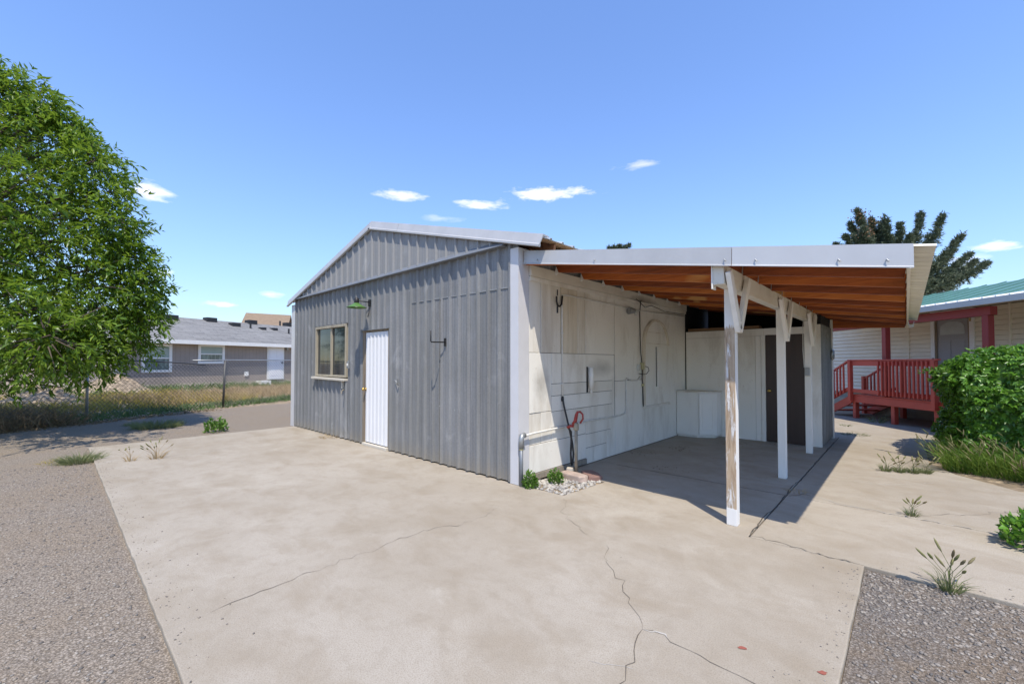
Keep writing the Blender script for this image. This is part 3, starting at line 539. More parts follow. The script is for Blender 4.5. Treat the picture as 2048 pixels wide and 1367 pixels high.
br = thing('latch_bracket', 'rusty little bracket under the right end of the window sill', 'bracket', (-4.6,0,1.05))
MB().box(-4.66,-4.63,-.06,-.02,1.0,1.17).build('strip', 'sill_wood', br); MB().tube([(-4.6,-.02,.98),(-4.56,-.09,.96),(-4.56,-.10,.90)], .012, 6).build('peg', 'hydrant_pipe', br)
hp = thing('hasp', 'small steel hasp just right of the white door', 'hasp', (-2.72,0,1.2)); MB().tube([(-2.74,-.02,1.2),(-2.74,-.06,1.21),(-2.68,-.07,1.2),(-2.66,-.06,1.14),(-2.68,-.02,1.13)], .008, 6).build('loop', 'grey_metal', hp, True); MB().box(-2.77,-2.7,-.026,-.018,1.15,1.24).build('plate', 'grey_metal', hp)

# ================================================================== CARPORT
cp = thing('carport', 'lean-to carport with orange wooden joists and white posts', 'carport', (2.3,3.4,0))
zt = lambda x: 2.90-.166*x; zb = lambda x: 2.735-.157*x
YF, YE, XO = .06, 6.8, 3.52
for x0, x1 in ((.03,2.415),(2.42,3.56)):
    MB().extr([(-.006,-.162),(-.022,-.166),(-.022,-.158),(-.012,-.150),(-.004,.004),(.09,.008),(.09,.004),(.004,-.004)], (x0,YF,zt(x0)), (x1,YF,zt(x1)), (0,1,0), (0,0,1)).build('fascia', 'rake_metal' if x0 < 1 else 'fascia_metal', cp)
for x in (.25,1.05,2.36,2.6,3.15,3.42): MB().tube([(x,YF+.0,zt(x)-.11),(x,YF-.02,zt(x)-.108),(x+.012,YF-.028,zt(x)-.125)], .005, 6).build('nail', 'grey_metal', cp)
for k in range(12):
    y = .105+k*.605; wb_ = random.uniform(-.018,.004); MB().beam((.045,y,zb(.045)+.068+wb_),(XO,y,zb(XO)+.068+random.uniform(-.012,.004)), .044, .135).build('joist', ('joist_wood_c', 'joist_wood_b', 'joist_wood', 'joist_wood_b')[(k*3) % 4], cp, False, .006)
dn = np.array([1,0,-.166]); dn /= np.linalg.norm(dn); nr = np.array([.166,0,1]); nr /= np.linalg.norm(nr)
for y0, y1 in ((.065,.95),(.95,1.85),(1.85,2.75),(2.75,3.65),(3.65,4.55),(4.55,5.45),(5.45,6.86)):
    sheet((.0,0,zt(0)-.012), (0,1,0), dn, nr, y0, y1, C_(.03), C_(3.72), .19, .1, .018, th=.003).build('roof_sheet', 'roof_cream', cp)
MB().box(3.525,3.545,.075,YE,zt(3.535)-.165,zt(3.535)-.022).build('end_fascia', 'roof_cream', cp)
gp = [(.0,0),(.0,-.055),(.018,-.07),(.05,-.07),(.07,-.05),(.075,0),(.07,0),(.065,-.045),(.048,-.064),(.02,-.064),(.005,-.05),(.005,0)]
MB().extr(gp, (3.548,6.3,zt(3.55)-.09), (3.548,YE+.04,zt(3.55)-.10), (1,0,0), (0,0,1)).build('gutter_end', 'roof_white', cp)
bm_ = MB().box(2.25,2.342,.09,6.72,2.195,2.372).build('beam', 'beam_paint', cp, False, .004)
MB().box(.013,.052,.168,5.36,2.60,2.735).build('ledger', 'beam_paint', cp, False, .004); MB().box(.013,.036,.168,5.36,2.545,2.597).build('ledger_strip', 'wall_paint', cp, False, .003)
for k in range(1, 12):
    y = .105+k*.605
    MB().add([(2.345,y-.03,2.372),(2.347,y-.03,2.372),(2.347,y-.028,2.48),(2.345,y-.028,2.48),(2.345,y-.075,2.372),(2.347,y-.075,2.372)], [(0,1,2,3),(4,0,3),(5,2,1),(4,3,2,5),(4,5,1,0)]).build('joist_tie', 'tie_metal', cp)
    if k < 9: MB().add([(.054,y-.025,2.68),(.10,y-.025,2.70),(.054,y-.025,2.80),(.054,y-.06,2.70)], [(0,1,2),(0,2,3),(0,3,1),(1,3,2)]).build('joist_hanger', 'conduit', cp)
for i, y in enumerate((.36,2.53,4.615)):
    p = MB().box(2.262,2.352,y,y+.09,.0 if i else .0,2.195).build('post', 'peeling' if i == 0 else 'white_paint', cp, False, .004)
    for s in (-1, 1):
        yb = y+.045; MB().beam((2.375,yb+s*.008,1.80),(2.375,max(.12, yb+s*.33) if s < 0 else yb+.33,2.31), .042, .085, (0,s,0)).build('brace', 'white_paint' if i else 'wall_paint_b', cp, False, .003)
MB().box(2.236,2.249,.085,.18,2.16,2.372).build('beam_block', 'white_paint', cp, False, .003)
MB().prism([(.02,0),(2.4,0),(2.4,zt(2.4)-.03),(.02,zt(.02)-.03)], 'y', 6.80, 6.84).build('back_wall', 'near_black', cp)
MB().prism([(2.4,2.2),(3.5,2.2-.05),(3.5,zt(3.5)-.03),(2.4,zt(2.4)-.03)], 'y', 6.80, 6.83).build('back_gable', 'joist_wood', cp)
bx = thing('outlet_box', 'grey weatherproof outlet box on the third carport post', 'box', (2.3,4.6,1.4)); MB().box(2.268,2.348,4.565,4.612,1.28,1.42).build('box', 'box_plastic', bx, False, .006); MB().box(2.275,2.341,4.555,4.566,1.29,1.41).build('cover', 'grey_metal', bx, False, .004)
MB().tube([(2.262,4.59,1.42),(2.25,4.58,1.7),(2.25,4.6,2.1),(2.26,4.6,2.2)], .006, 6).build('cable', 'conduit', bx, True)

# ---- storage room at the back of the carport
rm = thing('storage_room', 'white boarded storage room with a dark door under the carport', 'room', (1.2,6.0,0))
for x0, x1, z0, z1, m_ in [(.03,1.36,.0,2.02,'wall_paint_b'),(1.36,1.46,.0,2.02,'white_paint'),(.03,1.50,2.02,2.16,'wall_paint_b'),(1.50,2.24,2.03,2.16,'white_paint'),(2.17,2.24,.0,2.03,'white_paint'),(2.24,2.40,.0,2.19,'wall_paint_b')]:
    MB().box(x0+.002,x1-.002,5.35,5.39,z0,z1-.003).build('board', m_, rm, False, .003)
MB().box(1.462,1.53,5.34,5.385,.0,2.03).build('door_casing', 'white_paint', rm, False, .003)
rd = MB().box(1.532,2.168,5.362,5.395,.012,2.027).build('door', 'dark_door', rm, False, .003)
MB().lathe([(.028,0),(.028,-.01),(.012,-.016),(.012,-.04),(.027,-.05),(.03,-.066),(.015,-.08)], (1.60,5.362,.97), 16, 'y').build('door_knob', 'brass', rd, True)
for y0, y1 in ((5.392,6.0),(6.0,6.66)): sheet((2.40,0,0), (0,1,0), (0,0,1), (1,0,0), y0, y1, C_(.02), C_(2.19), .2, .06, .018).build('side_sheet', 'galvanized_c', rm)
MB().box(2.385,2.435,6.66,6.76,.0,2.36).build('corner_trim', 'white_paint', rm); MB().box(.03,2.395,5.39,6.73,2.12,2.15).build('room_ceiling', 'near_black', rm)
MB().box(2.24,2.398,5.40,6.7,2.195,2.36).build('infill', 'near_black', rm)
MB().lathe([(.0,0),(.10,0),(.11,.02),(.09,.05),(.0,.055)], (2.42,6.55,1.66), 18, 'x').build('wall_vent', 'grey_metal', rm, True)
pl = MB().box(.06,1.42,5.40,5.62,2.165,2.225).build('spare_plank', 'brown_board', None, False, .004); tag(pl, 'bare brown plank lying on top of the storage room wall', 'plank')
# corner cabinet
cb = thing('corner_cabinet', 'low white corner cabinet with a panelled door on carport floor', 'cabinet', (.3,5.1,0))
fp = [(.02,4.84),(.43,4.86),(.73,5.09),(.73,5.335),(.02,5.335)]
MB().prism(fp, 'z', .045, .90).build('body', 'white_paint', cb, False, .004); MB().prism([(.016,4.815),(.44,4.84),(.755,5.075),(.755,5.338),(.016,5.338)], 'z', .902, .925).build('top', 'wall_paint_c', cb, False, .004)
MB().prism([(.03,4.87),(.41,4.89),(.69,5.1),(.69,5.3),(.03,5.3)], 'z', .0, .043).build('plinth', 'wall_paint', cb)
a, b = np.array([.445,4.858]), np.array([.725,5.075]); d_ = (b-a)/np.linalg.norm(b-a); n_ = np.array([d_[1], -d_[0]])
def cdoor(s0, s1, z0, z1, o0, o1):
    L_ = np.linalg.norm(b-a); q = [a+d_*s0*L_+n_*o0, a+d_*s1*L_+n_*o0, a+d_*s1*L_+n_*o1, a+d_*s0*L_+n_*o1]; return MB().prism([tuple(k) for k in q], 'z', z0, z1)
cdr = cdoor(.04,.96,.07,.88,.002,.02).build('cabinet_door', 'white_paint', cb, False, .003)
for s0, s1, z0, z1 in ((.2,.8,.76,.79),(.2,.8,.16,.19),(.2,.25,.19,.76),(.75,.8,.19,.76)): cdoor(s0,s1,z0,z1,.0205,.028).build('moulding', 'white_paint', cdr, False, .002)
# arched false window on the wall
aw = thing('arched_panel', 'white arched wooden panel with ledge on the carport wall', 'panel', (.03,3.85,.7))
yc, hw = 3.85, .50; arc = [(yc+hw*math.cos(t_), 1.84+.44*math.sin(t_)) for t_ in np.linspace(0, math.pi, 22)]
MB().prism([(yc+hw,.72)]+arc+[(yc-hw,.72)], 'x', .0125, .032).build('board', 'wall_paint_b', aw)
rim = MB(); ar2 = [(yc+(hw+.035)*math.cos(t_), 1.84+.475*math.sin(t_)) for t_ in np.linspace(0, math.pi, 22)]
for i in range(21): rim.prism([arc[i], ar2[i], ar2[i+1], arc[i+1]], 'x', .013, .065)
rim.build('arch_rim', 'weathered_board', aw); MB().box(.013,.06,yc-hw-.035,yc-hw,.74,1.84).build('side_strip', 'weathered_board', aw)
for z in (2.06,1.85): MB().box(.033,.040,yc-hw+.03,yc+hw+(.12 if z < 2 else -.05),z,z+.015).build('cross_strip', 'wall_paint_c', aw)
MB().box(.033,.062,3.86,4.06,1.05,1.80).build('shutter', 'white_paint', aw, False, .003); MB().box(.033,.038,3.835,3.857,1.05,1.80).build('slot', 'dark_metal', aw)
MB().box(.013,.085,yc-hw-.03,yc+hw+.03,.68,.72).build('ledge', 'wall_paint', aw, False, .003)
# conduits, lights and fittings on the wall
c1 = thing('water_pipe', 'thin white pipe rising from the hydrant hose to the ledger and along it', 'pipe', (.02,.85,.98))
MB().tube([(.03,.855,.98),(.03,.85,2.38),(.03,.865,2.435),(.03,.93,2.447),(.03,2.0,2.445),(.03,3.25,2.43),(.03,5.3,2.50)], .0105, 8).build('pipe', 'conduit', c1, True)
for z in (1.2,1.9): MB().box(.013,.046,.835,.872,z,z+.018).build('clip', 'conduit', c1)
c2_ = thing('supply_pipe', 'long grey pipe from the corner elbow along the wall past the hydrant', 'pipe', (.05,.5,.6))
MB().tube([(.055,-.01,.60),(.055,.2,.612),(.05,.99,.625),(.035,1.5,.64),(.03,2.45,.63),(.03,2.62,.65),(.03,2.67,.72),(.03,2.67,1.2),(.03,2.70,1.235),(.025,2.85,1.20),(.02,3.1,1.19),(.022,3.2,1.25)], .014, 8).build('pipe', 'conduit', c2_, True)
dp = thing('corner_standpipe', 'dark grey standpipe with elbow at the shed front corner', 'pipe', (.06,-.035,0))
MB().tube([(.06,-.035,0),(.06,-.035,.48)], .024, 12).build('riser', 'band_metal', dp, True); MB().tube([(.06,-.035,.46),(.06,-.035,.57),(.058,-.02,.605),(.055,.03,.612)], .034, 12).build('elbow', 'grey_metal', dp, True)
MB().lathe([(.027,.44),(.027,.455)], (.06,-.035,0), 12).build('collar', 'brass_fitting', dp)
hy = thing('yard_hydrant', 'yard hydrant with red lever handle and rusty standpipe', 'hydrant', (.26,.845,0))
MB().tube([(.26,.845,-.02),(.26,.845,.62)], .021, 12).build('standpipe', 'hydrant_pipe', hy, True)
MB().lathe([(.034,.60),(.038,.62),(.034,.68),(.026,.70)], (.26,.845,0), 12).build('head', 'hydrant_pipe', hy, True)
MB().tube([(.25,.84,.65),(.20,.80,.655),(.165,.77,.63)], .018, 10).build('spout', 'red_handle', hy, True)
MB().tube([(.225,.815,.67),(.25,.84,.72),(.262,.85,.80),(.275,.86,.84),(.30,.882,.845),(.325,.905,.81),(.328,.908,.75),(.30,.88,.69)], [.02,.024,.022,.018,.014,.012,.012,.012], 10).build('lever', 'red_handle', hy, True)
hz = thing('garden_hose', 'dark rubber hose looped from the pipe down beside the hydrant', 'hose', (.1,.95,.1))
MB().tube([(.035,.855,1.0),(.05,.865,.9),(.075,.90,.72),(.10,.93,.55),(.115,.97,.38),(.12,.985,.24),(.12,.965,.13),(.125,.94,.10),(.13,.915,.14),(.13,.905,.26),(.125,.925,.42),(.14,.90,.56),(.165,.79,.635)], .0135, 10).build('hose', 'rubber', hz, True)
MB().lathe([(.018,.97),(.02,1.0),(.015,1.04)], (.032,.855,0), 10).build('coupling', 'dark_metal', hz)
hk = thing('iron_hook', 'black iron utility hook high on the carport wall near the corner', 'hook', (.02,.75,2.3))
MB().tube([(.02,.76,2.50),(.02,.76,2.42)], .007, 6).build('upper_pin', 'dark_metal', hk); MB().tube([(.05,.70,2.40),(.05,.70,2.33),(.045,.73,2.28),(.04,.77,2.27),(.045,.82,2.30),(.05,.83,2.42)], .013, 8).build('hook', 'dark_metal', hk, True); MB().tube([(.02,.76,2.27),(.02,.76,2.18)], .011, 6).build('stem', 'dark_metal', hk)
fl = thing('flood_light', 'white double flood light below the ledger', 'light', (.05,2.95,2.4))
MB().lathe([(.05,0),(.055,.02),(.03,.035)], (.013,3.05,2.39), 14, 'x').build('base', 'box_plastic', fl, True)
MB().lathe([(.03,0),(.04,.02),(.062,.11),(.062,.13),(.05,.125)], (0,0,0), 14, 'y').build('lamp_head', 'grey_metal', fl, True).location = (.12,2.83,2.385)
fl.children[-1].rotation_euler = (0,0,R(155)); MB().tube([(.04,3.05,2.39),(.09,2.98,2.39),(.12,2.86,2.385)], .012, 8).build('swivel', 'box_plastic', fl, True)
ft = thing('wall_tube', 'short white tube fixed upright on the boards left of the outlet', 'tube', (.03,1.55,1.05))
MB().tube([(.045,1.56,1.12),(.045,1.56,1.43)], .042, 12).build('tube', 'wall_paint_b', ft, True); MB().box(.014,.03,1.48,1.50,1.06,1.44).build('strip', 'dark_metal', ft); MB().tube([(.04,1.57,1.05),(.04,1.57,1.12)], .022, 8).build('nozzle', 'wall_paint_c', ft)
eb = thing('outlet_box', 'small electrical box with coiled wires left of the arched panel', 'box', (.03,3.25,1.4))
MB().box(.013,.06,3.22,3.31,1.38,1.50).build('box', 'brass_fitting', eb, False, .004); MB().box(.013,.05,3.10,3.18,1.36,1.47).build('side_box', 'box_plastic', eb, False, .004); MB().lathe([(.03,0),(.03,.03),(.015,.04)], (.013,3.30,1.10), 10, 'x').build('cap', 'brass_fitting', eb)
MB().tube([(.03,3.27,1.38),(.028,3.275,1.2),(.028,3.29,1.1),(.028,3.31,.72),(.028,3.4,.70)], .009, 6).build('lower_cable', 'dark_metal', eb, True); MB().tube([(.03,3.26,1.5),(.03,3.22,1.7),(.03,3.2,2.0),(.03,3.19,2.40),(.05,3.2,2.62)], .008, 6).build('upper_cable', 'dark_metal', eb, True)
MB().tube([(.05,3.31,1.44),(.09,3.38,1.42),(.09,3.42,1.36),(.06,3.38,1.30),(.05,3.25,1.29),(.05,3.1,1.31)], .006, 6).build('coil', 'dark_metal', eb, True)
wr = MB().tube([(.056,3.0,2.62),(.058,3.35,2.50),(.058,3.6,2.56),(.058,4.2,2.50),(.05,5.2,2.53)], .005, 6).build('loose_wire', 'dark_metal', None, True); tag(wr, 'thin black wire sagging along the ledger at the back', 'wire')

# ---- stone bed at the corner
bed = MB().prism([(.02,.03),(.63,.045),(.69,.82),(.42,.92),(.02,.92)], 'z', -.1, -.02).build('stone_bed', 'dirt'); struct(bed, 'little earth bed at the shed corner')
def inbed(n, z):
    out = []
    while len(out) < n:
        x, y = random.uniform(.05,.66), random.uniform(.05,.85)
        if x < .62+.06*y: out.append((x, y))
    return np.array(out)
m_leaf('bed_stone', [(.25,.235,.215),(.36,.335,.3),(.45,.42,.37),(.44,.41,.36),(.24,.23,.22)], 0., .85)
o = pebbles('bed_stones', inbed(420, 0), .014, .034, 'bed_stone', -.018, 'small grey stones filling the corner bed'); o['category'] = 'stones'
def rock(name, c, s, rz, mat, label, cat='paver'):
    mb_ = MB(); c_, s_ = math.cos(rz), math.sin(rz)
    pts = []
    for z_, k in ((0, 1.), (s[2]*.8, .97), (s[2], .9)):
        for q in ((-1,-.8),(-.2,-1.05),(.8,-.95),(1.05,-.1),(.9,.9),(0,1.05),(-.95,.9),(-1.03,.1)):
            x, y = q[0]*s[0]*k*random.uniform(.95,1.05), q[1]*s[1]*k*random.uniform(.95,1.05); pts.append((c[0]+x*c_-y*s_, c[1]+x*s_+y*c_, c[2]+z_+random.uniform(-.003,.003)))
    mb_.add(pts, [tuple(range(8)), tuple(range(16,24))]+[(r_*8+i, r_*8+(i+1) % 8, r_*8+8+(i+1) % 8, r_*8+8+i) for r_ in (0,1) for i in range(8)])
    return tag(mb_.build(name, mat, None, False, .004), label, cat)
rock('paver', (.32,.70,-.01), (.20,.085,.075), R(-8), 'paver', 'pale pink sandstone paver lying in front of the hydrant'); rock('paver', (.46,.90,-.005), (.17,.10,.06), R(-35), 'paver_red', 'dark red sandstone paver lying behind the hydrant')
rock('stone', (.17,.83,-.01), (.045,.04,.10), .4, 'stone_pale', 'small upright tan stone between hydrant and wall', 'stone')
def bush(name, c, r, h, n, L, mat, label, cat='weed', wd=.3):
    t_ = thing(name, label, cat, c); th = RNG.uniform(0, 6.283, n); rr = r*np.sqrt(RNG.uniform(0, 1, n)); zz_ = h*RNG.uniform(.05, 1, n)*(1-.5*(rr/r)**2)
    o_ = np.stack([c[0]+rr*np.cos(th), c[1]+rr*np.sin(th), c[2]+zz_], 1); d_ = np.stack([np.cos(th)*.7, np.sin(th)*.7, RNG.uniform(.1, 1.2, n)], 1)+RNG.normal(size=(n,3))*.35
    leaves('leaves', o_, d_, RNG.uniform(.6, 1.2, n)*L, RNG.uniform(.8, 1.2, n)*L*wd, mat, t_); st = MB()
    for k in range(9): a = random.uniform(0, 6.28); st.tube([(c[0], c[1], c[2]-.02), (c[0]+r*.3*math.cos(a), c[1]+r*.3*math.sin(a), c[2]+h*.4), (c[0]+r*.7*math.cos(a), c[1]+r*.7*math.sin(a), c[2]+h*.75)], .0025, 4)
    st.build('stems', mat, t_); return t_
bush('leafy_weed', (.155,.02,-.02), .085, .21, 330, .042, 'leaf_shrub', 'bright green leafy weed against the standpipe at the corner', 'plant'); bush('leafy_weed', (.235,.42,-.02), .085, .17, 260, .04, 'leaf_shrub', 'bright green leafy weed in the middle of the stone bed', 'plant')

# ---- grasses
def foxtail(name, c, r, h, nb, nh, label, mat='grass_pale', headL=.07):
    t_ = thing(name, label, 'grass', c); th = RNG.uniform(0, 6.283, nb); rr = r*.35*np.sqrt(RNG.uniform(0, 1, nb))
    o_ = np.stack([c[0]+rr*np.cos(th), c[1]+rr*np.sin(th), np.full(nb, c[2]-.01)], 1); d_ = np.stack([np.cos(th)*.8*RNG.uniform(.2,1.3,nb), np.sin(th)*.8*RNG.uniform(.2,1.3,nb), np.ones(nb)], 1)
    blades('blades', o_, d_, RNG.uniform(.3,.75,nb)*h, .0028, mat, t_)
    st = MB(); hd = MB()
    for k in range(nh):
        a = random.uniform(0, 6.28); l_ = random.uniform(.15, 1)*r; hh = h*random.uniform(.6, 1); p0 = Vector((c[0]+.2*l_*math.cos(a), c[1]+.2*l_*math.sin(a), c[2]-.01)); p2 = Vector((c[0]+l_*math.cos(a), c[1]+l_*math.sin(a), c[2]+hh)); p1 = (p0+p2)/2+Vector((-math.cos(a), -math.sin(a), .3))*.04
        st.tube([p0, p1, p2], .0016, 4); dd = (p2-p1).normalized(); hl = headL*random.uniform(.7, 1.25); hd.tube([p2, p2+dd*hl*.3, p2+dd*hl*.75, p2+dd*hl], [.003,.0085,.007,.0015], 6)
    if nh: st.build('stalks', mat, t_); hd.build('seed_heads', 'seed_head', t_, True)
    return t_
foxtail('foxtail_grass', (3.70,.17,-.02), .13, .25, 70, 10, 'foxtail grass clump with seed heads at the lower right gravel edge'); foxtail('foxtail_grass', (3.53,1.83,0), .10, .16, 60, 7, 'small foxtail clump growing from the walkway joint')
for k, (x, y) in enumerate(((3.28,3.95),(3.42,4.0),(3.56,4.06),(3.68,4.15))): foxtail('foxtail_grass', (x,y,0), .13, .19, 120, 8, ['leftmost','second from left','third from left','rightmost'][k]+' of four pale foxtail tufts in the crack by the hedge grass')
foxtail('foxtail_grass', (-5.12,-2.80,0), .2, .28, 50, 14, 'dry foxtail clump on the far left of the concrete pad', 'grass_dry'); foxtail('foxtail_grass', (-5.2,-3.1,0), .15, .2, 40, 7, 'thin dead stalks on the pad beside the dry foxtail', 'grass_dry', .03)
def tuft(name, c, r, h, n, mat, label, w=.003):
    t_ = thing(name, label, 'weed', c); th = RNG.uniform(0, 6.283, n); rr = r*np.sqrt(RNG.uniform(0, 1, n)); o_ = np.stack([c[0]+rr*np.cos(th), c[1]+rr*np.sin(th), np.full(n, c[2]-.02)], 1)
    d_ = np.stack([np.cos(th), np.sin(th), RNG.uniform(.4, 2, n)], 1)+RNG.normal(size=(n,3))*.3; blades('blades', o_, d_, RNG.uniform(.4, 1, n)*h, w, mat, t_); return t_
tuft('weed_tuft', (-5.85,-3.62,-.03), .2, .26, 620, 'grass_pale', 'yellow green weed tuft at the corner of the pad'); tuft('weed_tuft', (-6.1,-3.75,-.03), .3, .10, 200, 'grass_gold', 'low yellowing weed mat beside the pad corner'); tuft('weed_tuft', (-9.6,-2.2,-.03), .45, .28, 900, 'grass_pale', 'wide pale green weed patch on the gravel before the fence', .005)
bush('leafy_weed', (-7.75,-1.45,-.03), .2, .3, 200, .09, 'leaf_shrub', 'green broadleaf weed on gravel just beyond the pad', 'weed'); tuft('weed_tuft', (-10.4,-2.5,-.03), .25, .15, 200, 'grass_pale', 'small pale weed left of the wide weed patch', .005)
tuft('weed_tuft', (-9.3,1.25,-.03), .15, .16, 120, 'weed_green', 'lone green weed on gravel near the shed left corner', .005)
tuft('weed_tuft', (2.70,7.45,0), .22, .1, 260, 'grass_pale', 'flat grass tuft on the walk in front of the deck'); tuft('weed_tuft', (2.42,8.9,0), .1, .14, 60, 'grass_pale', 'tiny weed on the walk beyond the storage room'); tuft('weed_tuft', (-5.0,-.06,0), .22, .13, 160, 'grass_dry', 'dry weeds at the foot of the metal wall below the window')
tuft('weed_tuft', (2.56,1.95,0), .08, .12, 40, 'grass_dry', 'dead sprig in the joint beside the second post'); 
for k, (x, y, n) in enumerate(((.62,3.55,34),(1.15,4.6,26),(1.0,2.0,14),(.28,2.78,20),(1.75,5.1,14))):
    xy_ = np.stack([RNG.normal(x, .14, n), RNG.normal(y, .12, n)], 1); xy_ = np.clip(xy_, [.05, 1.8], [2.4, 5.3]); v0 = np.concatenate([xy_, np.full((n,1), .004)], 1)
    lf = leaves('leaf_litter', v0, np.concatenate([RNG.normal(size=(n,2)), np.full((n,1), .08)], 1), .032, .007, 'litter', None, np.array([0,0,1.])); tag(lf, ['dead leaves swept up near the middle of the carport floor','dead leaves before the corner cabinet','few dead leaves on the slab joint near the hydrant','dead leaves against the foot of the carport wall','few dead leaves before the dark door'][k], 'leaves', None, 'stuff')

# hedge of creeper
HC = (4.05,5.05); hx0, hx1, hy0, hy1, hh_ = 3.98, 6.9, 4.95, 7.3, 1.66
hd_ = thing('creeper_hedge', 'thick hedge of glossy green creeper leaves at right', 'hedge', (5.2,6.1,0))
MB().box(hx0+.16,hx1-.1,hy0+.16,hy1-.16,.0,hh_-.16).build('inner_mass', 'leaf_creeper', hd_)
def hedge_pts(n):
    f = RNG.uniform(0, 1, n); u = RNG.uniform(0, 1, n); v = RNG.uniform(0, 1, n); o_ = np.zeros((n,3)); nn = np.zeros((n,3))
    a = f < .30; b = (f >= .30) & (f < .72); c = (f >= .72) & (f < .95); e = f >= .95
    o_[a] = np.stack([np.full(a.sum(), hx0), hy0+u[a]*(hy1-hy0), v[a]*hh_], 1); nn[a] = (-1,0,.25)
    o_[b] = np.stack([hx0+u[b]*(hx1-hx0), np.full(b.sum(), hy0), v[b]*hh_], 1); nn[b] = (0,-1,.25)
    o_[c] = np.stack([hx0+u[c]*(hx1-hx0), hy0+v[c]*(hy1-hy0), np.full(c.sum(), hh_)], 1); nn[c] = (0,0,1)
    o_[e] = np.stack([hx0+u[e]*(hx1-hx0), np.full(e.sum(), hy1), v[e]*hh_], 1); nn[e] = (0,1,.2)
    ctr = np.array([(hx0+hx1)/2, (hy0+hy1)/2, hh_*.5]); q = (o_-ctr)/np.array([(hx1-hx0)/2, (hy1-hy0)/2, hh_/2]); k = (np.abs(q)**7).sum(1)**(1/7.); o_ = ctr+(o_-ctr)/k[:, None]
    lump = .07*np.sin(o_[:,0]*5.1+1)*np.sin(o_[:,1]*4.3)+.06*np.sin(o_[:,2]*7+o_[:,0]*3); return o_+nn*(lump+RNG.uniform(-.16, .05, n))[:, None], nn
NL = 9000; o_, nn = hedge_pts(NL); dd = nn*.35+RNG.normal(size=(NL,3))*.5+np.array([0,0,-.55]); k5 = []
for j in range(5):
    ang = (j-2)*.55; s_ = unit(np.cross(nn+RNG.normal(size=(NL,3))*.1, unit(dd))); k5.append(unit(dd)*math.cos(ang)+s_*math.sin(ang))
ol = np.concatenate([o_]*5); dl = np.concatenate(k5); szl = np.tile(RNG.uniform(.055, .10, NL), 5)*np.repeat(np.array([.75,.95,1.1,.95,.75]), NL)
leaves('leaves', ol, dl, szl, szl*.24, 'leaf_creeper', hd_, np.concatenate([nn]*5))
MB().tube([(4.2,5.2,1.25),(3.95,5.15,1.36),(3.78,5.3,1.40),(3.66,5.4,1.385)], [.006,.005,.004,.002], 5).build('tendril', 'leaf_shrub', hd_)
tl = np.array([(3.98-.33*q, 5.15+.25*q, 1.37+.03*math.sin(q*4)) for q in np.linspace(0, 1, 30)]); leaves('tendril_leaves', tl, RNG.normal(size=(30,3))+np.array([-.5,0,.2]), .06, .017, 'leaf_shrub', hd_)
n = 2600; u = RNG.uniform(0, 1, n); base = np.stack([3.88+u*2.6, 4.55-u*1.15*np.minimum(1, u*2.2)+RNG.exponential(.32, n)*(1-.2*u), np.full(n, -.015)], 1); base = base[(base[:,1] < 5.4)]
n = len(base); gd = np.stack([RNG.normal(-.25, .35, n), RNG.normal(-.35, .35, n), RNG.uniform(.7, 1.4, n)], 1)
gr_, tips = blades('hedge_grass', base, gd, RNG.uniform(.25, .62, n), .0042, 'grass_green', None); tag(gr_, 'tall green foxtail grass growing thickly along the hedge foot', 'grass', None, 'stuff')
sel = RNG.random(n) < .35; hd2 = MB()
for p in tips[sel][:380]:
    a = random.uniform(0, 6.28); q = Vector(p); d2 = Vector((math.cos(a)*.5-.3, math.sin(a)*.5-.3, .8)).normalized(); hd2.tube([q-d2*.02, q+d2*.02, q+d2*.06, q+d2*.085], [.003,.0075,.006,.001], 5)
tag(hd2.build('foxtail_heads', 'seed_head', None, True), 'pale bristly seed heads in the hedge grass', 'grass', None, 'stuff')
bush('leafy_weed', (4.30,1.50,0), .22, .3, 420, .075, 'leaf_creeper', 'dark green leafy shrub at the right picture edge', 'plant')

# ================================================================== RIGHT: MANUFACTURED HOME AND DECK
hd_dir = np.array([-math.sin(YAW-R(1.75)), math.cos(YAW-R(1.75)), 0.]); hr_dir = np.array([hd_dir[1], -hd_dir[0], 0.])   # along wall (away), towards the house
def HP(dep, lat, z): p = CAM+hd_dir*dep+hr_dir*lat; return np.array([p[0], p[1], z])
LF, LW = 8.95, 10.55          # deck front line, house wall (metres to the right of the camera axis)
home = thing('manufactured_home', 'cream sided home with green metal roof behind the hedge', 'house', tuple(HP(10, 12, 0)))
hb = MB(); c8 = [HP(a_, b_, z_) for z_ in (.0, 2.85) for a_, b_ in ((4.5,LW+.03),(22,LW+.03),(22,LW+4.2),(4.5,LW+4.2))]
hb.add(c8, [(0,1,2,3),(4,5,6,7),(0,1,5,4),(1,2,6,5),(2,3,7,6),(3,0,4,7)]).build('wall_core', 'skirt', home)
lapme = {}
def hbox(d0, d1, l0, l1, z0, z1): return MB().add([HP(a_, b_, z_) for z_ in (z0, z1) for a_, b_ in ((d0,l0),(d1,l0),(d1,l1),(d0,l1))], [(0,3,2,1),(4,5,6,7),(0,1,5,4),(1,2,6,5),(2,3,7,6),(3,0,4,7)])
DD0, DD1 = 10.38, 11.24        # door opening along the wall
lap_h = .112
for i in range(20):
    z0 = .55+i*lap_h
    for d0, d1 in ((4.5,9.53),(9.57,DD0-.1),(DD1+.1,11.98),(12.02,22)) if z0 < 2.72 else ((4.5,22),):
        MB().add([HP(a_, b_, z_) for a_ in (d0, d1) for b_, z_ in ((LW+.03,z0),(LW-.014,z0+.004),(LW-.012,z0+.03),(LW+.012,z0+lap_h-.004),(LW+.03,z0+lap_h-.002))], [(0,1,2,3,4),(9,8,7,6,5)]+[(j, j+5, (j+1) % 5+5, (j+1) % 5) for j in range(5)]).build('siding_lap', 'siding_cream', home)
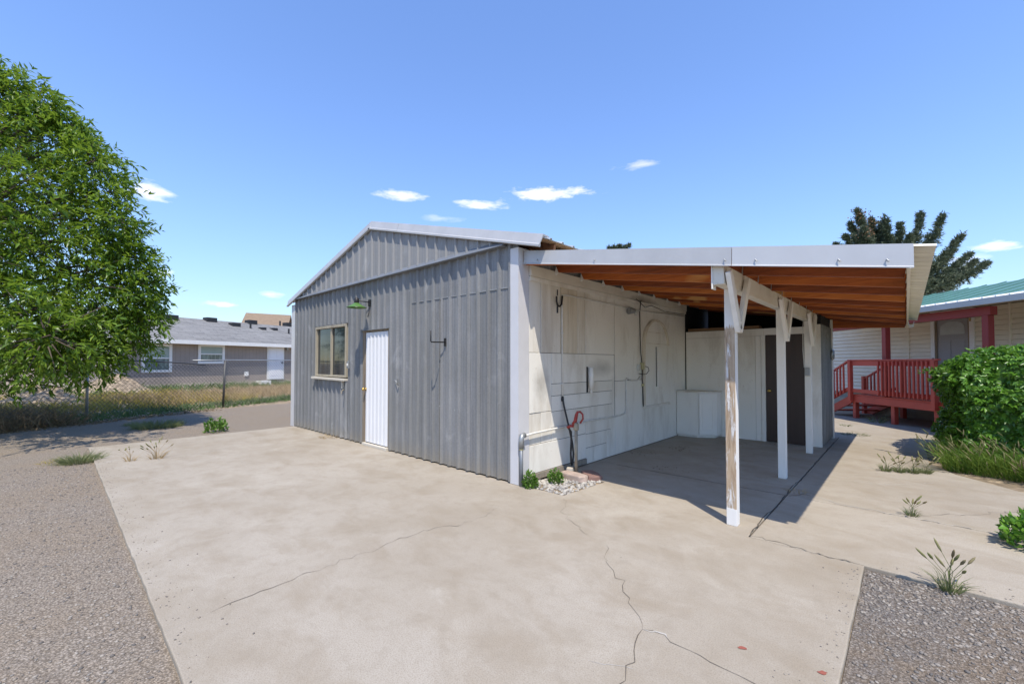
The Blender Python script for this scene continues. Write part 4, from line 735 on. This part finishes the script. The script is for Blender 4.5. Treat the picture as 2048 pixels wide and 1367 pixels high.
for d_c in (9.55, 12.0): hbox(d_c-.02,d_c+.02,LW-.022,LW+.02,.55,2.8).build('siding_joint', 'siding_cream', home)
for d0, d1, z0, z1 in ((DD0-.1,DD0,.65,2.80),(DD1,DD1+.1,.65,2.80),(DD0,DD1,2.70,2.80)): hbox(d0,d1,LW-.035,LW+.03,z0,z1).build('door_trim', 'trim_white', home)
hdr = hbox(DD0+.045,DD1-.045,LW-.0,LW+.03,.67,2.655).build('door', 'home_door', home)
for d0, d1, z0, z1 in ((DD0,DD0+.045,.65,2.70),(DD1-.045,DD1,.65,2.70),(DD0+.045,DD1-.045,2.655,2.70)): hbox(d0,d1,LW-.02,LW+.03,z0,z1).build('door_frame', 'jamb_wood', hdr)
dc = (DD0+DD1)/2; ar = [(dc+.3*math.cos(t_), 2.36+.16*math.sin(t_)) for t_ in np.linspace(0, math.pi, 12)]
pn_ = MB(); poly = [(dc+.3,2.2)]+ar+[(dc-.3,2.2)]; k = len(poly); pn_.add([HP(a_, LW-.008, z_) for a_, z_ in poly]+[HP(a_, LW+.002, z_) for a_, z_ in poly], [tuple(range(k)), tuple(range(k,2*k))]+[(i, (i+1) % k, (i+1) % k+k, i+k) for i in range(k)]); pn_.build('door_light', 'frosted', hdr)
for d0, d1 in ((dc-.3,dc-.04),(dc+.04,dc+.3)):
    hbox(d0,d1,LW-.008,LW+.002,1.35,2.05).build('panel', 'home_door', hdr, False, .004); hbox(d0,d1,LW-.008,LW+.002,.8,1.2).build('panel', 'home_door', hdr, False, .004)
hbox(DD0-.045,DD0-.02,LW-.05,LW-.03,2.48,2.56).build('hinge', 'brass', hdr); hbox(DD1+.28,DD1+.36,LW-.03,LW-.01,1.48,1.53).build('doorbell', 'dark_metal', home); hbox(DD1+.02,DD1+.05,LW-.05,LW-.03,1.5,1.62).build('latch', 'dark_metal', home)
def hroof(pts, name, mat, th=.05): 
    k = len(pts); vs = [np.array(p) for p in pts]+[np.array(p)-np.array([0,0,th]) for p in pts]
    return MB().add(vs, [tuple(range(k)), tuple(reversed(range(k, 2*k)))]+[(i, (i+1) % k, (i+1) % k+k, i+k) for i in range(k)]).build(name, mat, home)
hroof([HP(4.2,LW-.35,2.93),HP(22.3,LW-.35,2.93),HP(22.3,LW+2.1,3.62),HP(4.2,LW+2.1,3.62)], 'roof', 'roof_green'); hroof([HP(4.2,LW+2.1,3.62),HP(22.3,LW+2.1,3.62),HP(22.3,LW+4.5,2.93),HP(4.2,LW+4.5,2.93)], 'roof', 'roof_green')
for i in range(38): a_ = 4.3+i*.48; MB().beam(HP(a_,LW-.34,2.945),HP(a_,LW+2.08,3.632), .03, .02).build('roof_rib', 'roof_green', home)
PD0, PD1 = 6.4, 14.0
hroof([HP(PD0,LF-.28,2.72),HP(PD1,LF-.28,2.72),HP(PD1,LW-.3,2.955),HP(PD0,LW-.3,2.955)], 'porch_roof', 'roof_white', .02)
for i in range(33): a_ = PD0+.08+i*.23; MB().beam(HP(a_,LF-.27,2.732),HP(a_,LW-.3,2.965), .028, .02).build('roof_rib', 'roof_white', home)
hbox(PD0,PD1,LF-.30,LF-.285,2.60,2.715).build('porch_fascia', 'rake_metal', home); hbox(4.2,PD0-.02,LW-.38,LW-.355,2.80,2.93).build('eave_fascia', 'rake_metal', home); hbox(4.2,22.3,LW-.35,LW-.0,2.815,2.83).build('soffit', 'siding_cream', home)
hbox(8.42,PD1,LF-.02,LF+.12,2.42,2.59).build('porch_beam', 'post_red', home, False, .005)
for d_c in (8.53,10.87,13.4): hbox(d_c-.06,d_c+.06,LF-.01,LF+.11,.655,2.418).build('porch_post', 'post_red', home, False, .005)
# deck
dk = thing('red_deck', 'red painted wooden deck with railing and steps at the home door', 'deck', tuple(HP(9.8, 9.7, 0)))
def dbox(d0, d1, l0, l1, z0, z1, name, mat='deck_red', b_=.004): return hbox(d0,d1,l0,l1,z0,z1).build(name, mat, dk, False, b_)
KD0, KD1 = 8.4, 11.95
for i in range(11): dbox(KD0, KD1, LF-.03+i*.14, LF+.105+i*.14, .615, .65, 'deck_board')
dbox(KD0,KD1,LF-.035,LF+.005,.44,.612,'rim_board'); dbox(KD1-.04,KD1,LF+.006,LW-.06,.44,.612,'rim_board'); dbox(KD0,KD0+.04,LF+.006,LW-.06,.44,.612,'rim_board')
for d_c in (11.87,10.66,9.56,8.6): dbox(d_c-.05,d_c+.05,LF-.0,LF+.10,.0,.438,'leg')
for d_c in (11.87,9.9,8.6): dbox(d_c-.05,d_c+.05,LF+1.25,LF+1.35,.0,.438,'leg')
for d_c in (11.88,9.50): dbox(d_c-.045,d_c+.045,LF-.125,LF-.037,.46,1.55,'rail_post')
dbox(9.4,11.96,LF-.10,LF-.02,1.551,1.585,'top_rail'); dbox(9.552,11.832,LF-.08,LF-.042,1.42,1.548,'upper_rail'); dbox(9.552,11.832,LF-.08,LF-.042,.70,.80,'lower_rail')
for i in range(13):
    d_c = 9.64+i*.108
    dbox(d_c-.018,d_c+.018,LF-.122,LF-.082,.68,1.53,'baluster')
dbox(11.65,11.73,LF+1.1,LF+1.18,.652,1.5,'rail_post'); 
for k, l_ in enumerate((LF-.08,LF+1.15)):
    MB().beam(HP(11.93,l_,1.55),HP(13.0,l_,1.02), .07, .035).build('stair_rail', 'deck_red', dk); MB().beam(HP(11.93,l_,.80),HP(13.0,l_,.27), .035, .09).build('stair_rail', 'deck_red', dk); dbox(12.95,13.04,l_-.05,l_+.05,.0,1.1,'rail_post')
    for i in range(7): d_c = 12.07+i*.125; zz_ = 1.53-(d_c-11.93)*.495; dbox(d_c-.018,d_c+.018,l_-.06,l_-.022,zz_-.80,zz_,'baluster')
for l_ in (LF-.02,LF+1.2): MB().beam(HP(11.95,l_,.50),HP(12.95,l_,.02), .04, .2).build('stringer', 'deck_red', dk)
for i in range(3): dbox(11.97+i*.28,12.27+i*.28,LF-.0,LF+1.18,.44-i*.16,.475-i*.16,'tread')
hbox(11.97,16,LF+1.3,LF+1.35,.0,.4).build('skirt_board', 'skirt', dk)
tuft('weed_tuft', tuple(HP(11.0,LF-.1,0)), .12, .4, 40, 'grass_pale', 'tall weed growing beside the middle deck leg', .006)

# evergreen behind the home
def conifer(name, base, tips_, label, dens=130):
    t_ = thing(name, label, 'tree', tuple(base)); top = max(tips_, key=lambda q: q[2]); MB().tube([(base[0], base[1], 0), (base[0], base[1], base[2]*.6), tuple(np.array(base)*.4+np.array(top)*.6), tuple(top)], [.3,.22,.09,.02], 9).build('trunk', 'bark', t_, True)
    O = []; D = []; br_ = MB(); b0 = np.array(base, float)
    for tp in tips_:
        tp = np.array(tp, float); L_ = np.linalg.norm(tp-b0); start = b0+(tp-b0)*.15; mid = (start+tp)/2-np.array([0,0,.12*L_]); br_.tube([start, mid, tp], [.07,.04,.012], 5)
        for i in range(int(dens)):
            u_ = random.random()**.7; p = (1-u_)**2*start+2*u_*(1-u_)*mid+u_**2*tp; ax = unit(2*(1-u_)*(mid-start)+2*u_*(tp-mid)); w = .05+.75*(1-u_)**.9
            sd_ = unit(np.cross(ax, RNG.normal(size=3))); tw = p+sd_*w*random.uniform(.2, 1)+np.array([0,0,-.05]); nd = 26
            q = p+(tw-p)*RNG.uniform(0, 1, (nd,1)); O.append(q+RNG.normal(size=(nd,3))*.03); D.append(unit(tw-p)*.6+ax*.7+RNG.normal(size=(nd,3))*.55)
    br_.build('branches', 'bark', t_, True); O = np.concatenate(O); D = np.concatenate(D); leaves('crown', O, D, RNG.uniform(.10, .2, len(O)), RNG.uniform(.010, .022, len(O)), 'needles', t_); return t_
ED = 19.0; eb_ = atdepth(1790, 600, ED)
tp_ = [atdepth(px, py, ED+dz) for px, py, dz in [(1713,418,0),(1742,436,.4),(1770,432,-.4),(1842,424,.3),(1800,446,0),(1886,428,-.3),(1862,470,.8),(1925,466,.2),(1950,520,.5),(1977,522,-.4),(1940,505,0),(1690,470,.3),(1672,486,-.5),(1725,455,-.8),(1755,460,.9),(1820,470,-.6),(1700,500,.5),(1900,500,.6),(1780,470,.3),(1660,520,.2),(1735,480,0),(1905,540,-.3),(1710,470,-.6),(1745,490,.7),(1700,445,.2),(1760,445,.1),(1785,500,-.9),(1835,500,.9),(1720,430,.3)]]
ev = conifer('evergreen_tree', eb_, tp_, 'dark spiky evergreen tree behind the green roofed home', 150)
on_ = np.concatenate([np.array(tp_[k])*.93+eb_*.07+RNG.normal(size=(90,3))*np.array([.16,.16,.14]) for k in (0,1,13)]); leaves('cones', on_, RNG.normal(size=(270,3))+np.array([0,0,-.3]), .10, .028, 'cones', ev)['kind'] = 'stuff'
fb = atdepth(1240, 520, 24); conifer('evergreen_tree', fb, [atdepth(px, py, 24) for px, py in ((1218,493),(1238,487),(1258,488),(1228,491),(1250,492))], 'far treetop just peeping over the carport roof', 30)

# ================================================================== LEFT: FENCE, FIELD, HOUSE
fence = thing('chain_link_fence', 'chain link fence with steel posts along the weedy lot', 'fence', (-12.9,-1.6,0))
A = np.array([-12.195,-3.314]); B = np.array([-13.79,.075]); fd = (B-A)/np.linalg.norm(B-A); FL = np.linalg.norm(B-A)
def FP(s, z, off=0.): p = A+fd*s+np.array([-fd[1], fd[0]])*off; return (p[0], p[1], z)
for i, s in enumerate((-2*FL,-FL,0,FL,2*FL,3*FL)): MB().tube([FP(s,-.05),FP(s+(.06 if i == 3 else 0),1.58 if i != 2 else 1.52)], .03 if i != 3 else .034, 10).build('post', 'fence_steel' if i != 3 else 'fence_dark', fence, True)
MB().tube([FP(-2*FL,1.53),FP(.4,1.545),FP(FL*.33,1.55),FP(FL*.62,1.50),FP(FL*.83,1.42)], .021, 8).build('top_rail', 'fence_dark', fence, True); MB().tube([FP(FL*.72,1.575),FP(FL,1.59),FP(3*FL,1.62)], .021, 8).build('top_rail', 'fence_steel', fence, True)
def wires(s0, s1, h, step=.115):
    mbw = MB(); n_ = int((s1-s0)/step); ztop = h
    for sg in (1, -1):
        for i in range(-int(ztop/step)-1, n_+int(ztop/step)+1):
            a_ = s0+i*step; z0, z1 = .04, ztop; sA, sB = (a_, a_+(z1-z0)) if sg > 0 else (a_, a_-(z1-z0))
            lo, hi = min(sA, sB), max(sA, sB)
            if hi < s0 or lo > s1: continue
            def cut(s): return z0+abs(s-sA)
            sa_, sb_ = max(lo, s0), min(hi, s1); za, zb_ = cut(sa_), cut(sb_)
            mbw.tube([FP(sa_,za,.03+.004*sg),FP(sb_,zb_,.03+.004*sg)], .0042, 3, False)
    return mbw
for k, (s0, s1, h) in enumerate(((-2*FL,-FL,1.5),(-FL,0,1.5),(0,FL,1.46),(FL,2*FL,1.56),(2*FL,3*FL,1.58))): wires(s0, s1, h).build('mesh_panel', 'wire', fence)
def patch(name, n, xy, hmin, hmax, mat, label, w=.006, lean=.5):
    o_ = np.stack([xy[:,0], xy[:,1], gzv(xy[:,0], xy[:,1])-.05], 1); d_ = np.stack([RNG.normal(0, lean, len(xy)), RNG.normal(0, lean, len(xy)), np.ones(len(xy))], 1)
    b_, _ = blades(name, o_, d_, RNG.uniform(hmin, hmax, len(xy)), w, mat, None); return tag(b_, label, 'weeds', None, 'stuff')
def along(n, s0, s1, o0, o1, clump=0):
    s = RNG.uniform(s0, s1, n); off = RNG.uniform(o0, o1, n); 
    if clump: keep = (np.sin(s*2.3+off*1.7)+np.sin(s*5.1-off*2.9)*.6+RNG.normal(size=n)*.5) > clump-1; s, off = s[keep], off[keep]
    nv = np.array([-fd[1], fd[0]]); return A+fd*s[:,None]+nv*off[:,None]
patch('green_weeds', 0, along(3600,-1.0,13,-.3,1.0), .10, .30, 'weed_green', 'low dark green weeds along the foot of the fence', .011, .9)
patch('golden_weeds', 0, along(12000,-2.5,6.5,.9,7,.8), .15, .4, 'grass_gold', 'golden yellow weeds in the lot behind the fence', .010, .6)
patch('dry_weeds', 0, along(11000,2.6,14,.9,5,.9), .2, .55, 'grass_dry', 'tall dry tan grass behind the right part of the fence', .007, .45)
patch('brown_brush', 0, along(9000,-8,-.3,-.5,2.0), .2, .72, 'weed_brown', 'brown tangled brush at the fence below the tree', .007, .8); patch('far_weeds', 0, along(6000,3,17,6,11.5,1.1), .15, .5, 'weed_green', 'green weeds along the grey house wall', .018, .7)
patch('dry_scatter', 0, along(5000,-4,14,2,11,.6), .06, .22, 'grass_dry', 'short dead grass scattered over the lot', .012, .8)
patch('fence_litter', 0, along(2200,-8,3,-.8,-.3), .04, .14, 'weed_brown', 'dead leaf litter along the gravel edge at the fence', .012, 1.5)
# mounds of earth in the lot
for k, (px, py, dep, rx, ry, hz_, lab) in enumerate(((230,768,19,2.2,1.8,.75,'pinkish mound of dug earth in front of the truck'),(90,790,14.5,2.0,1.6,.55,'low earth mound behind the fence under the tree'))):
    c = atdepth(px, py, dep); mbm = MB(); nr_, na = 7, 26
    for i in range(nr_+1):
        for j in range(na): r_ = i/nr_; a_ = 6.2832*j/na; wob = 1+.15*math.sin(3*a_+k); mbm.v.append((c[0]+rx*r_*wob*math.cos(a_), c[1]+ry*r_*wob*math.sin(a_), gz(c[0], c[1])-.1+hz_*(math.cos(r_*math.pi)*.5+.5)*(1+.2*math.sin(5*a_+4*r_))+random.uniform(-.03,.03)))
    mbm.f += [(i*na+j, i*na+(j+1) % na, (i+1)*na+(j+1) % na, (i+1)*na+j) for i in range(nr_) for j in range(na)]
    tag(mbm.build('earth_mound', 'dirt', None, True), lab, 'mound')
# grey house
GZH = .3; H0 = on(265.8,775.1,'z',GZH); H1 = on(580.6,761.6,'z',GZH); hv = unit(H1-H0); hn = np.array([hv[1], -hv[0], 0.]); hn = hn if np.dot(hn, CAM-H0) > 0 else -hn
def HS(px, py): q = onplane(px, py, H0, hn); return float(np.dot(q-H0, hv)), float(q[2])
def HH(s, o_, z): p = H0+hv*s+hn*o_; return (p[0], p[1], z)
def qbox(s0, s1, o0, o1, z0, z1): return MB().add([HH(a_, b_, z_) for z_ in (z0, z1) for a_, b_ in ((s0,o0),(s1,o0),(s1,o1),(s0,o1))], [(0,3,2,1),(4,5,6,7),(0,1,5,4),(1,2,6,5),(2,3,7,6),(3,0,4,7)])
hs = thing('grey_house', 'single storey grey house with shingle roof beyond the fence', 'house', HH(4,-3,0))
sL = HS(224,760)[0]; sR = sL+17.5; ev_z = HS(440,684)[1]
qbox(sL,sR,-8,0,.0,ev_z+.05).build('wall', 'house_wall', hs); qbox(sL-.02,sR+.02,-8.02,.02,.0,GZH+.12).build('foundation', 'skirt', hs)
oE = .45; rid = 4.0; zE = ev_z+.02; q_ = onplane(440, 641, H0-hn*rid, hn); zR = float(q_[2])
MB().add([HH(sL-.35,oE,zE),HH(sR+.35,oE,zE),HH(sR+.35,-rid,zR),HH(sL-.35,-rid,zR),HH(sL-.35,-rid*2-oE,zE),HH(sR+.35,-rid*2-oE,zE),
          HH(sL-.35,oE,zE-.02),HH(sR+.35,oE,zE-.02),HH(sR+.35,-rid,zR-.12),HH(sL-.35,-rid,zR-.12),HH(sL-.35,-rid*2-oE,zE-.02),HH(sR+.35,-rid*2-oE,zE-.02)],
         [(0,1,2,3),(3,2,5,4),(6,9,8,7),(9,10,11,8),(0,6,7,1),(4,5,11,10),(0,3,9,6),(3,4,10,9),(1,7,8,2),(2,8,11,5)]).build('roof', 'shingle', hs)
qbox(sL-.36,sR+.36,oE+.004,oE+.05,zE-.20,zE+.0).build('fascia', 'house_white', hs); qbox(sL-.35,sR+.35,.002,oE,zE-.19,zE-.16).build('soffit', 'house_white', hs)
def hwin(x0, y0, x1, y1):
    s0, z1 = HS(x0, y0); s1, _ = HS(x1, y0); _, z0 = HS(x0, y1); w_ = .13
    f = MB()
    for a_ in ((s0,s0+w_,z0,z1),(s1-w_,s1,z0,z1),(s0+w_,s1-w_,z1-w_,z1),(s0+w_,s1-w_,z0,z0+w_)): f.add(*(lambda m_: (m_.v, m_.f))(qbox(a_[0],a_[1],.0,.05,a_[2],a_[3])))
    fo = f.build('window', 'house_white', hs); zm = (z0+z1)/2; qbox(s0+w_,s1-w_,.003,.035,zm-.03,zm+.03).build('sash', 'house_white', fo)
    qbox(s0+w_,s1-w_,.003,.012,zm+.03,z1-w_).build('pane', 'blind', fo); qbox(s0+w_,s1-w_,.003,.012,z0+w_,zm-.03).build('pane', 'glass_house', fo)
hwin(283,686,344,745); hwin(396,687.5,449,727)
s0, z1 = HS(534,692); s1, _ = HS(567.5,692); _, z0 = HS(534,759); dd_ = qbox(s0,s1,.0,.05,z0,z1).build('door_frame', 'house_white', hs); dpn = qbox(s0+.1,s1-.1,.052,.075,z0+.03,z1-.1).build('door', 'house_door', dd_)
for i in range(2):
    for za, zb_ in ((.12,.32),(.38,.6),(.66,.92)): a_ = s0+.2+i*(s1-s0-.4)*.55; qbox(a_,a_+(s1-s0-.4)*.40,.076,.084,z0+(z1-z0)*za,z0+(z1-z0)*zb_).build('panel', 'house_door', dpn)
qbox(s1-.2,s1-.14,.08,.12,z0+1.0,z0+1.12).build('handle', 'dark_metal', dpn)
sl_, zl_ = HS(573,697); qbox(sl_-.06,sl_+.06,.0,.12,zl_-.1,zl_+.12).build('wall_light', 'grey_metal', hs); sv, zv = HS(492,747); qbox(sv-.12,sv+.12,.0,.06,zv-.13,zv+.13).build('dryer_vent', 'house_white', hs)
se, ze = HS(233,735); qbox(se-.15,se+.2,.0,.15,ze-.5,ze+.45).build('meter_box', 'grey_metal', hs); qbox(se-.02,se+.04,.02,.08,GZH,ze-.5).build('meter_conduit', 'tail_red', hs)
def roofpt(px, py):   # on the near roof slope
    up_ = np.array([*(-hn*(rid+oE))[:2], zR-zE]); N_ = np.cross(hv, up_); P_ = np.array(HH(0,oE,zE)); q = onplane(px, py, P_, N_); return float(np.dot(q-H0, hv)), float(np.dot(q-H0, hn)), float(q[2])
for px, py, w_, h_ in ((341,637,.33,.22),(421,642,.3,.22),(470,651,.26,.18),(503,646.5,.3,.22),(525,658,.16,.12),(548,659,.16,.12),(576,650.5,.26,.2)): s_, o2, z_ = roofpt(px, py); qbox(s_-w_,s_+w_,o2-.3,o2+.2,z_-.12,z_+h_).build('roof_vent', 'vent_black', hs, False, .02)
for px, py in ((501,656),(560,651),(577.5,667)): s_, o2, z_ = roofpt(px, py); MB().tube([HH(s_,o2,z_-.1),HH(s_,o2,z_+.35)], .06, 8).build('vent_pipe', 'vent_black', hs)
qbox(HS(505,768)[0],HS(525,768)[0],.3,.8,.2,.42).build('step', 'house_white', hs)
# house farther behind: only its brown roof shows
bh = thing('brown_roof_house', 'house with brown gable roof showing above the grey house', 'house', tuple(atdepth(535, 700, 46)))
bd = 46; L1, R0 = atdepth(492,625,bd), atdepth(582,630,bd+1.5); rd_ = unit(np.array([*(R0-L1)[:2], 0.])); pd_ = np.array([rd_[1], -rd_[0], 0.]); pd_ = pd_ if np.dot(pd_, CAM-L1) > 0 else -pd_
def BP(q, o_, dz, z=None): p = q+pd_*o_; return (p[0], p[1], p[2]+dz if z is None else z)
MB().add([BP(L1,0,0),BP(R0,0,0),BP(R0,4.5,-2.9),BP(L1,4.5,-2.9),BP(R0,-4.5,-2.9),BP(L1,-4.5,-2.9),BP(L1,0,-.2),BP(R0,0,-.2),BP(R0,4.5,-3.1),BP(L1,4.5,-3.1),BP(R0,-4.5,-3.1),BP(L1,-4.5,-3.1)],
         [(0,1,2,3),(1,0,5,4),(6,9,8,7),(7,10,11,6),(3,2,8,9),(4,5,11,10),(0,3,9,6),(0,6,11,5),(1,7,8,2),(1,4,10,7)]).build('roof', 'far_roof', bh)
A_, B_ = L1+rd_*.3, R0-rd_*.3
MB().add([BP(A_,4,0,0),BP(B_,4,0,0),BP(B_,-4,0,0),BP(A_,-4,0,0),BP(A_,4,-2.9),BP(B_,4,-2.9),BP(B_,-4,-2.9),BP(A_,-4,-2.9),BP(A_,0,-.3),BP(B_,0,-.3)], [(0,1,2,3),(0,1,5,4),(2,3,7,6),(0,4,8,7,3),(1,2,6,9,5),(4,5,9,8),(6,7,8,9)]).build('wall', 'skirt', bh)
# white pickup behind the tree
tk = thing('white_pickup', 'white pickup truck parked beside the grey house behind the tree', 'truck', tuple(atdepth(120, 745, 22)*np.array([1,1,0])))
T0 = on(213,757,'z',.3); tdv = np.array([-rt[0], -rt[1], 0.]); tdv = unit(tdv*.95+np.array([fw[0], fw[1], 0])*-.1); tnv = np.array([tdv[1], -tdv[0], 0.]); tnv = tnv if np.dot(tnv, CAM-T0) > 0 else -tnv
def TP(s, o_, z): p = T0+tdv*s+tnv*o_; return (p[0], p[1], .3+z)
def tprof(poly, o0, o1, name, mat, par=tk, b_=.04): k = len(poly); return MB().add([TP(s, o0, z) for s, z in poly]+[TP(s, o1, z) for s, z in poly], [tuple(range(k)), tuple(reversed(range(k, 2*k)))]+[(i, (i+1) % k, (i+1) % k+k, i+k) for i in range(k)]).build(name, mat, par, False, b_)
tprof([(-.9,.45),(-.95,.8),(-.85,1.05),(.55,1.12),(1.0,1.72),(2.7,1.75),(2.85,1.15),(4.6,1.12),(4.65,.45)], 0, -1.85, 'body', 'truck_white'); tprof([(.75,1.15),(1.05,1.65),(1.75,1.67),(1.75,1.15)], .01, 0, 'side_window', 'glass_dark', tk, 0); tprof([(1.85,1.15),(1.85,1.67),(2.6,1.67),(2.7,1.15)], .01, 0, 'side_window', 'glass_dark', tk, 0)
tprof([(4.5,.75),(4.66,.75),(4.66,1.05),(4.5,1.05)], .012, -.1, 'tail_light', 'tail_red', tk, 0)
for s in (0., 3.6):
    for o_ in (.03,-1.65):
        w_ = MB(); n_ = 22; prof_ = [(.2,0),(.36,0),(.38,.04),(.38,.18),(.36,.22),(.2,.22)]
        for r_, h_ in prof_: w_.v += [TP(s+r_*math.cos(6.2832*j/n_), o_-h_, .38+r_*math.sin(6.2832*j/n_)) for j in range(n_)]
        w_.f += [(i*n_+j, i*n_+(j+1) % n_, (i+1)*n_+(j+1) % n_, (i+1)*n_+j) for i in range(5) for j in range(n_)]; wo_ = w_.build('wheel', 'tyre', tk, True)
        rm_ = MB(); rm_.v += [TP(s+r_*math.cos(6.2832*j/n_), o_-h_, .38+r_*math.sin(6.2832*j/n_)) for r_, h_ in ((.21,.03),(.12,.01),(.0,.02)) for j in range(n_)]; rm_.f += [(i*n_+j, i*n_+(j+1) % n_, (i+1)*n_+(j+1) % n_, (i+1)*n_+j) for i in range(2) for j in range(n_)]; rm_.build('rim', 'chrome', wo_, True)

# ================================================================== THE BIG TREE AT LEFT
lobes = [(0,345,180,9.6),(140,440,118,9.2),(-140,250,210,10),(180,560,130,9.0),(30,620,150,8.4),(110,660,105,7.6),(238,600,78,9.3),(-20,700,80,8.6),(-190,560,260,9.3),(98,265,75,9.4),(18,205,70,9.8),(-60,430,200,8.2),(210,330,62,9.4),(232,450,58,9.5),(272,520,44,9.3),(130,690,58,8.9),(190,695,52,9.0),(288,630,36,9.3)]
lobes += [(px-34, py+6, random.uniform(20, 34), random.uniform(9, 9.7)) for px, py in ((60,150),(128,178),(180,235),(225,300),(262,372),(290,430),(318,492),(345,560),(335,605),(322,668),(250,705),(175,760),(95,775),(150,205),(215,265),(20,130))]
tree = thing('leafy_tree', 'big bright green leafy tree overhanging the fence at left', 'tree', tuple(atdepth(-120, 800, 9.4)*np.array([1,1,0])))
tb = np.array(tree.location); LC = [(atdepth(px, py, dp_), r_*dp_/F_PX) for px, py, r_, dp_ in [(a_-20, b_+8, c_*.95, d_) for a_, b_, c_, d_ in lobes]]
lm = MB(); top_ = np.array([tb[0], tb[1], 7.0]); lm.tube([tb+np.array([0,0,-.1]), tb+np.array([.05,.02,1.2]), tb+np.array([.1,.1,3]), top_], [.26,.21,.16,.05], 10); lm.build('trunk', 'bark', tree, True)
bl = MB(); O = []; D = []; Ls = []
for c, r_ in LC:
    h0 = np.array([tb[0], tb[1], min(max(.9, c[2]-1.2), 5.0)]); bl.tube([h0, (h0+c)/2+np.array([0,0,.2]), c+RNG.normal(size=3)*.1], [.05,.03,.012], 6)
    nt = int(140*r_**2)+45
    for i in range(nt):
        v = unit(RNG.normal(size=3)); rad = r_*random.uniform(.4, 1.04)*(1+.2*math.sin(v[0]*7+v[1]*5)*math.sin(v[2]*8+1)); p = c+v*rad*np.array([1,1,.92]); 
        if p[2] < 1.05: continue
        out = unit(v+np.array([0,0,-.15])+RNG.normal(size=3)*.35); Lt = random.uniform(.22, .5)
        if i % 9 == 0: bl.tube([c+v*rad*.35, p, p+out*Lt*.5], [.012,.007,.003], 4)
        nl = random.randint(9, 15); q = RNG.uniform(0, 1, (nl,1)); base_ = p+out*Lt*q+np.array([0,0,-.10])*q**2; sd_ = unit(np.cross(out, RNG.normal(size=(nl,3))))
        O.append(base_); D.append(out*.7+sd_*.8+np.array([0,0,-.28])); Ls.append(RNG.uniform(.07, .19, nl))
bl.build('limbs', 'bark', tree, True); O = np.concatenate(O); D = np.concatenate(D); Ls = np.concatenate(Ls)
leaves('crown', O, D, Ls, Ls*.155, 'leaf_tree', tree, np.array([0,0,1.]))
print('leaves', len(O), 'objects', len(bpy.data.objects))

GROUPS = {'foxtail_grass': 'foxtail clumps on the paving', 'weed_tuft': 'weed tufts on the ground', 'leafy_weed': 'leafy weeds by the concrete', 'paver': 'sandstone pavers by the hydrant', 'evergreen_tree': 'evergreen trees behind the buildings', 'earth_mound': 'earth mounds in the lot', 'leaf_litter': 'dead leaves on the carport floor', 'outlet_box': 'outlet boxes in the carport'}
for o in bpy.data.objects:
    g_ = GROUPS.get(o.name.split('.')[0])
    if g_ and o.parent is None: o['group'] = g_
